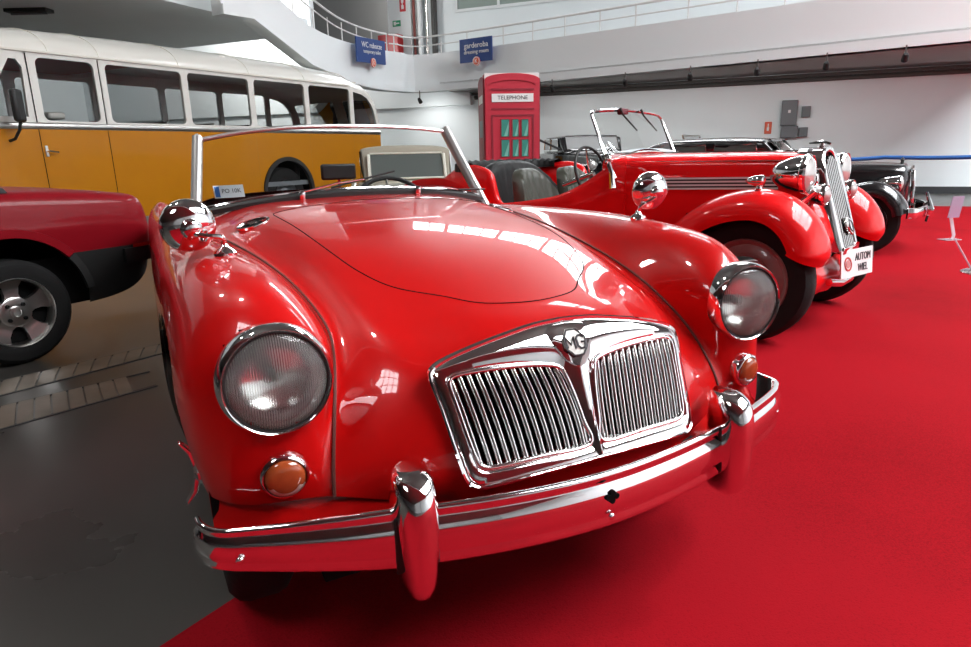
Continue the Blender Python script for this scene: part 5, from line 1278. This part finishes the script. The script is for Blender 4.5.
# front fenders
fprof = [(.40, .14), (.435, .075), (.48, .030), (.535, .006), (.60, .0), (.675, .018), (.735, .06), (.758, .115), (.755, .15)]
fpath = [(.86, .335), (.70, .40), (.52, .54), (.35, .69), (.17, .785), (-.02, .82), (-.17, .79), (-.285, .71), (-.36, .60), (-.385, .50), (-.36, .44)]
for s_ in (-1, 1):
    pontoon('front_fender', s_, fpath, [(x, d) for x, d in fprof], MT['red_paint_b'], R2)
    # inner panels and running boards
    MB().box(min(s_ * .30, s_ * .46), max(s_ * .30, s_ * .46), -.15, .45, .40, .66).build('inner_fender', MT['void'], R2)
    rb_ = MB(); rb_.box(min(s_ * .46, s_ * .74), max(s_ * .46, s_ * .74), .78, 1.85, .30, .335); rb_.build('running_board', MT['black'], R2, bevel=.01)
    rpath = [(1.74, .335), (1.82, .46), (1.97, .60), (2.17, .68), (2.34, .69), (2.54, .66), (2.72, .56), (2.84, .43), (2.88, .36)]
    pontoon('rear_fender', s_, rpath, [(.44, .03), (.56, .0), (.66, .01), (.73, .05), (.755, .11), (.75, .16)], MT['red_paint_b'], R2)
    for y in (0, 2.36): vwheel(R2, s_ * .60, y, .335, .15, .225, pm('rose_grey_wheel', (.26, .15, .14), .35, 0, .5), s_)
    bullet_lamp(R2, s_ * .345, -.165, .885, .103, .19, MT['chrome'])
    ft = MB(); ft.cyl((s_ * .345, -.22, .80), (s_ * .36, -.10, .68), .018, 10); ft.build('lamp_stalk', MT['chrome'], R2)
    # fog lamp under the headlight, side lamp on the fender
    bullet_lamp(R2, s_ * .265, -.235, .775, .056, .09, MT['chrome'])
    sl_ = empty('side_lamp', (s_ * .62, -.02, .81)); sl_.parent = R2
    MB().lathe([(.03, 0), (.016, .012), (.014, .03)], (0, 0, 0), (0, 0, 1), 14).build('lamp_foot', MT['chrome'], sl_)
    MB().lathe([(0, -.075), (.016, -.055), (.027, -.025), (.031, .01), (.029, .022), (0, .03)], (0, 0, .052), (0, -1, 0), 18).build('lamp_shell', MT['chrome'], sl_)
# apron, plate, small bumper bar
ap = MB(); ap.grid([[(x, -.23 - .05 * math.sin(t) - (.02 if abs(x) < .1 else 0), .40 - .12 * t / PI * 1.6) for t in np.linspace(0, PI, 7)] for x in np.linspace(-.40, .40, 12)]); ap.build('front_apron', MT['red_paint_b'], R2)
pl = empty('number_plate', (.0, -.385, .385)); pl.parent = R2; pl.rotation_euler = (-.10, 0, -.22)
MB().box(-.178, .178, 0, .008, -.078, .078).build('plate', MT['sign_white'], pl, smooth=False)
text('AUTOM', .062, pl, Matrix.Translation((.06, -.002, .030)) @ FACE, MT['ink'], sx=.80)
text('WIEL', .062, pl, Matrix.Translation((.06, -.002, -.032)) @ FACE, MT['ink'], sx=.80)
MB().lathe([(.036, .0), (.036, .003), (.028, .003), (.028, 0)], (-.105, 0, 0), (0, -1, 0), 22, sc=(1, 1.25)).build('plate_ring', MT['ink_red'], pl, smooth=False)
MB().lathe([(.020, .0), (.020, .003), (0, .003)], (-.105, 0, 0), (0, -1, 0), 18, sc=(1, 1.25)).build('plate_emblem', pm('pale_red', (.55, .25, .24), .5), pl, smooth=False)
MB().tube([(-.20, -.30, .29), (-.1, -.335, .275), (.1, -.335, .275), (.20, -.30, .29)], .022, 10).build('bumper_tube', MT['chrome'], R2)
# windscreen
wsB = [(-.47, .99, .955), (-.30, .97, .992), (0, .955, 1.008), (.30, .97, .992), (.47, .99, .955)]
wsT = [(-.47, 1.12, 1.245), (-.42, 1.14, 1.270), (-.2, 1.145, 1.285), (0, 1.145, 1.289), (.2, 1.145, 1.285), (.42, 1.14, 1.270), (.47, 1.13, 1.245)]
W3 = empty('windscreen', (0, .98, .93)); W3.parent = R2; o3 = Vector((0, .98, .93))
B3, T3 = resample3(cr_spline([Vector(p) for p in wsB], 6), 24), resample3(cr_spline([Vector(p) for p in wsT], 6), 24)
MB().grid([[p.lerp(q, k / 5) - o3 for k in range(6)] for p, q in zip(B3, T3)]).build('glass', MT['glass'], W3)
MB().tube([p - o3 for p in T3], .011, 8).build('top_rail', MT['chrome'], W3)
MB().tube([p - o3 + Vector((0, 0, .004)) for p in B3], .008, 8).build('bottom_rail', MT['chrome_dull'], W3)
for s_, i in ((-1, 0), (1, -1)):
    MB().tube([B3[i] - o3 + Vector((0, -.05, -.10)), B3[i] - o3, T3[i] - o3], [.016, .014, .010], 8).build('side_post', MT['chrome'], W3)
    MB().tube([B3[i] - o3 + Vector((s_ * .02, -.055, -.16)), B3[i] - o3 + Vector((s_ * .012, -.035, -.06)), B3[i] - o3 + Vector((s_ * .012, .01, .05))], [.022, .014, .018], 8).build('post_bracket', MT['chrome'], W3)
    MB().ball(B3[i] - o3 + Vector((s_ * .012, -.01, .02)), .024, 8, 10).build('wing_nut', MT['chrome'], W3)
for x0, x1 in ((-.12, -.02), (.16, .26)):
    MB().tube([(x0, .145, .370), (x0 + .02, .13, .325), (x1 + .06, .10, .225)], [.010, .006, .005], 6).build('wiper', MT['black'], W3)
MB().box(-.11, -.02, .135, .175, .33, .37).build('wiper_motor', pm('maroon', (.12, .01, .02), .4), W3, bevel=.008)
# cockpit
def bucket(name, x, y, w, h, zb, lean, mat, label=None, pleats=7, hh=None):
    st = empty(name, (x, y, zb)); st.parent = R2
    rows = []; n = 40
    for k in range(n + 1):
        f = -1 + 2 * k / n; top = h * (1 - abs(f) ** 3.2 * .75); pl_ = .010 * abs(math.sin(PI * pleats * (f + 1) / 2)); curve = -.07 * f * f
        rows.append([(f * w, -.045 - pl_ + curve + lean * t * top, t * top) for t in (0, .25, .5, .75, .92)] + [(f * w, -.02 + curve + lean * top, top), (f * w, .04 + curve + lean * top, top - .01), (f * w, .06 + curve + lean * .5 * top, top * .5), (f * w, .06 + curve, 0)])
    m = MB(); m.grid(rows); m.build('backrest', mat, st, ang=60)
    MB().box(-w, w, -.46, .02, -.16, -.02).build('cushion', mat, st, bevel=.04)
    return st
for x in (-.27, .27): bucket('seat', x, 1.74, .225, .31, .60, .30, MT['leather_green'])
bucket('rear_seat', 0, 2.14, .50, .36, .60, .22, MT['leather'], pleats=14)
# folded hood along the rear rim
fh = MB(); rows = []
for t in np.linspace(-.15, PI + .15, 110):
    c_ = Vector((.56 * math.cos(t), 2.16 + .26 * max(-.3, math.sin(t)), .925)); d = Vector((math.cos(t), math.sin(t) * .6, 0)); wob = .004 * math.sin(t * 34)
    rows.append([c_ + d * (-.05) + Vector((0, 0, -.03)), c_ + d * (-.045) + Vector((0, 0, .02 + wob)), c_ + Vector((0, 0, .04 + wob)), c_ + d * .045 + Vector((0, 0, .02)), c_ + d * .05 + Vector((0, 0, -.035))])
fh.grid(rows, cv=True); fh.build('folded_hood', MT['leather'], R2, ang=60)
s2 = empty('steering_wheel', (-.26, 1.24, .87)); s2.parent = R2; s2.rotation_euler = (1.25, 0, 0)
MB().tube([(.19 * math.cos(t), .19 * math.sin(t), 0) for t in np.linspace(0, 2 * PI, 41)[:-1]], .010, 8, closed=True).build('wheel_rim', MT['black'], s2)
m = MB()
for k in range(3): t = PI / 2 + k * 2 * PI / 3; m.cyl((0, 0, -.02), (.185 * math.cos(t), .185 * math.sin(t), 0), .006, 6)
m.cyl((0, 0, -.25), (0, 0, .012), .02, 10); m.build('wheel_spokes', MT['chrome_dull'], s2)
MB().box(-.45, .45, 1.0, 1.04, .70, .94).build('dashboard', MT['red_paint_b'], R2, bevel=.01)

# ================================================================ the black cars further back
def old_car(root, mat, L=3.4, hz=.85, hw=.30, bw=.62, roof=1.13, ws=(.75, 1.0), closed=True, roofmat=None, roof_end=2.35, nose=-.33, lampz=.66, fz=.66, glass='pane_dark', wheel_mat=None, ce=2.7, ft=.05, pw=.45, fm='chrome'):
    bzt = hz + .02
    car_loft('body', [(nose, hw * .55, .42, hz - .20, hz - .06, 2.4), (nose + .06, hw * .85, .38, hz - .12, hz - .012, 2.6), (nose + .25, hw, .36, hz - .10, hz, 2.8), (.3, hw * 1.2, .34, hz - .09, hz + .01, 2.8), (ws[0], bw * .80, .30, hz - .07, bzt, 2.8), (ws[1] + .1, bw, .28, hz - .06, bzt, 3), (L * .55, bw, .28, hz - .06, bzt, 3), (L * .74, bw * .94, .30, hz - .08, bzt - .03, 2.8), (L * .86, bw * .72, .34, hz - .26, hz - .16, 2.4), (L * .9, bw * .5, .38, hz - .36, hz - .28, 2.2)], mat, root)
    if closed:
        zr = roof
        gp_ = [(ws[0] - .02, .50, hz - .02, hz - .01, hz + .005, 3), (ws[0] + (ws[1] - ws[0]) * .5, .515, hz - .02, hz + (zr - hz) * .38, hz + (zr - hz) * .48, 3), (ws[1], .53, hz - .02, zr - .07, zr - .02, ce), (ws[1] + .35, .55, hz - .02, zr - .07, zr, ce), (roof_end - .35, .54, hz - .02, zr - .07, zr - .01, 2.6), (roof_end - .1, .50, hz - .02, zr - .14, zr - .07, 2.5), (roof_end + .12, .46, hz - .02, hz + .06, hz + .12, 2.4), (roof_end + .25, .42, hz - .04, hz - .02, hz, 2.4)]
        car_loft('cabin', gp_, roofmat or mat, root)
        # window panes laid on the cabin sides and front, framed
        for s_ in (-1, 1):
            for a, b in ((ws[1] + .02, ws[1] + .48), (ws[1] + .53, roof_end - .30)):
                z0, z1 = hz + .03, zr - .075
                fr_ = MB(); fr_.sweep([(-.008, -.012), (.008, -.012), (.008, .012), (-.008, .012)], [(s_ * .553, a, z0), (s_ * .553, b, z0), (s_ * .548, b - .02, z1), (s_ * .548, a + .03, z1)], closed=True); wf_ = fr_.build('window_frame', MT['chrome'], root)
                MB().add([(s_ * .554, a, z0), (s_ * .554, b, z0), (s_ * .549, b - .02, z1), (s_ * .549, a + .03, z1)], [(0, 1, 2, 3)]).build('pane', MT['pane_dark'], wf_, smooth=False)
        q = [(-pw, ws[0] + .01, hz + .03), (pw, ws[0] + .01, hz + .03), (pw, ws[0] + .01 + (ws[1] - ws[0]) * (zr - ft - hz) / (zr - hz), zr - ft), (-pw, ws[0] + .01 + (ws[1] - ws[0]) * (zr - ft - hz) / (zr - hz), zr - ft)]; dv = Vector((0, -.025, .012))
        wf_ = MB().tube([Vector(p) + dv for p in q], .012, 6, closed=True).build('windscreen_frame', MT[fm], root)
        MB().add([Vector(p) + dv * .8 for p in q], [(0, 1, 2, 3)]).build('pane', MT[glass], wf_, smooth=False)
    fp = [(.62, .34), (.48, .44), (.32, fz - .10), (.12, fz + .0), (-.05, fz + .03), (-.20, fz - .02), (-.32, fz - .15), (-.36, fz - .25)]
    rp_ = [(L * .62, .34), (L * .64, .46), (L * .69, fz - .06), (L * .74, fz), (L * .80, fz - .04), (L * .86, fz - .18), (L * .88, .36)]
    for s_ in (-1, 1):
        pr = [(hw * .9, .05), (.42, .01), (.52, 0), (.61, .01), (.67, .05), (.69, .10), (.685, .14)]
        pontoon('front_fender', s_, fp, pr, mat, root); pontoon('rear_fender', s_, rp_, [(.40, .05)] + pr[1:], mat, root)
        for y in (0, L * .74): vwheel(root, s_ * .575, y, .30, .14, .20, wheel_mat or MT['black_paint'], s_)
        bullet_lamp(root, s_ * .40, -.24, lampz, .075, .2, MT['chrome'])
    g = empty('grille', (0, 0, 0)); g.parent = root
    zt, zb = hz - .05, .42; ww = hw * .62
    f = MB(); f.tube([(-ww, nose - .035, zb), (-ww * 1.05, nose - .03, (zb + zt) / 2), (-ww * .8, nose - .012, zt - .03), (0, nose - .01, zt), (ww * .8, nose - .012, zt - .03), (ww * 1.05, nose - .03, (zb + zt) / 2), (ww, nose - .035, zb)], .018, 8, closed=True); f.build('grille_frame', MT['chrome'], g)
    for i in range(7):
        x = -ww * .8 + ww * 1.6 * i / 6; MB().tube([(x, nose - .03, zb + .01), (x, nose - .012, zt - .03)], .008, 6).build('grille_bar', MT['chrome'], g)
    bpth = cr_spline([Vector(p) for p in ((-.66, -.34, .40), (-.6, -.42, .40), (-.3, -.48, .40), (0, -.49, .40), (.3, -.48, .40), (.6, -.42, .40), (.66, -.34, .40))], 5)
    b = MB().sweep([(-.012, -.05), (.012, -.045), (.02, 0), (.012, .045), (-.012, .05)], bpth).build('front_bumper', MT['chrome'], root)
    for s_ in (-1, 1): MB().tube([(s_ * .30, -.51, .30), (s_ * .30, -.53, .42), (s_ * .30, -.49, .54)], [.018, .026, .012], 8).build('overrider', MT['chrome'], b)
    MB().box(-.5, .5, .2, L * .85, .2, .36).build('chassis', MT['void'], root)
MT['pane_dark'] = pm('dark_pane', (.10, .115, .11), .06, 0, .8, .02)
K1 = empty('saloon_car', (3.99, 6.80, 0), 1.0, 'black saloon with chrome bumper and grille in front of the blue rope at right', 'car')
old_car(K1, MT['black_paint'])
MB().lathe([(.018, 0), (.014, .03), (.022, .04), (0, .07)], (0, -.24, .83), (0, 0, 1), 14).build('bonnet_mascot', MT['black'], K1)
MT['pane_pale'] = pm('pale_pane', (.36, .37, .37), .12, 0, .4)
K2 = empty('saloon_car', (2.30, 11.9, 0), .16, 'black saloon with rounded windscreen seen behind the cockpit of the red tourer', 'car')
K2.scale = (1.15, 1.15, 1.15)
old_car(K2, MT['black_paint'], hz=.85, roof=1.14, ws=(.92, 1.08), roof_end=2.3, bw=.62, ce=2.2, glass='pane_pale')
MB().tube([(-.62, .75, .90), (-.95, .78, 1.05), (-1.22, .80, 1.06)], .018, 6).build('mirror_arm', MT['black'], K2)
K3 = empty('open_car', (4.42, 9.22, 0), 1.0, 'black open car whose low windscreen shows between tourer screen and black saloon roof', 'car')
old_car(K3, MT['black_paint'], L=2.8, hz=.92, closed=False, roof=1.2)
w = empty('windscreen', (0, 1.45, .93)); w.parent = K3
q = [(-.46, 0, 0), (.46, 0, 0), (.44, .10, .26), (-.44, .10, .26)]
MB().tube(q, .014, 6, closed=True).build('screen_frame', MT['chrome_dull'], w); MB().add(q, [(0, 1, 2, 3)]).build('glass', pm('smoky_glass', (.3, .32, .32), .1, alpha=.55), w, smooth=False)
MB().box(-.06, .06, .03, .06, .16, .22).build('inner_mirror', MT['grey_box'], w, bevel=.01)
K4 = empty('convertible_car', (-.76, 7.25, 0), .18, 'pale beige convertible with closed cloth hood, seen through the roadster windscreen', 'car')
old_car(K4, MT['beige_paint'], fm='cream', ft=.11, pw=.43, hz=.70, roof=1.125, ws=(.72, .95), roof_end=2.3, bw=.62, hw=.42, roofmat=MT['beige_cloth'], fz=.62, lampz=.56, wheel_mat=MT['beige_paint'])
# white screen pillars of the beige car
for s_ in (-1, 1): MB().tube([(s_ * .45, .70, .72), (s_ * .45, .86, 1.015)], .020, 6).build('screen_pillar', MT['cream'], K4)

# registration card standing behind the roadster's windscreen
cc, ss = math.cos(.469), math.sin(.469)
def car_pt(x, y, z): return Vector((.138 + cc * x - ss * y, 1.318 + ss * x + cc * y, z))
CD = empty('paper_card', car_pt(-.445, 1.482, .893), .469 + .15, 'white and blue paper card propped behind the windscreen of the front roadster', 'card')
CD.rotation_euler = (-.25, 0, .469 + .25)
MB().box(-.055, .055, 0, .003, 0, .046).build('sheet', pm('card_white', (.60, .66, .70), .5), CD, smooth=False)
MB().box(-.052, -.035, -.001, 0, .004, .042).build('blue_band', MT['rope'], CD, smooth=False)
text('PO 10K', .022, CD, Matrix.Translation((.008, -.0012, .024)) @ FACE, MT['ink'], ext=.0004)
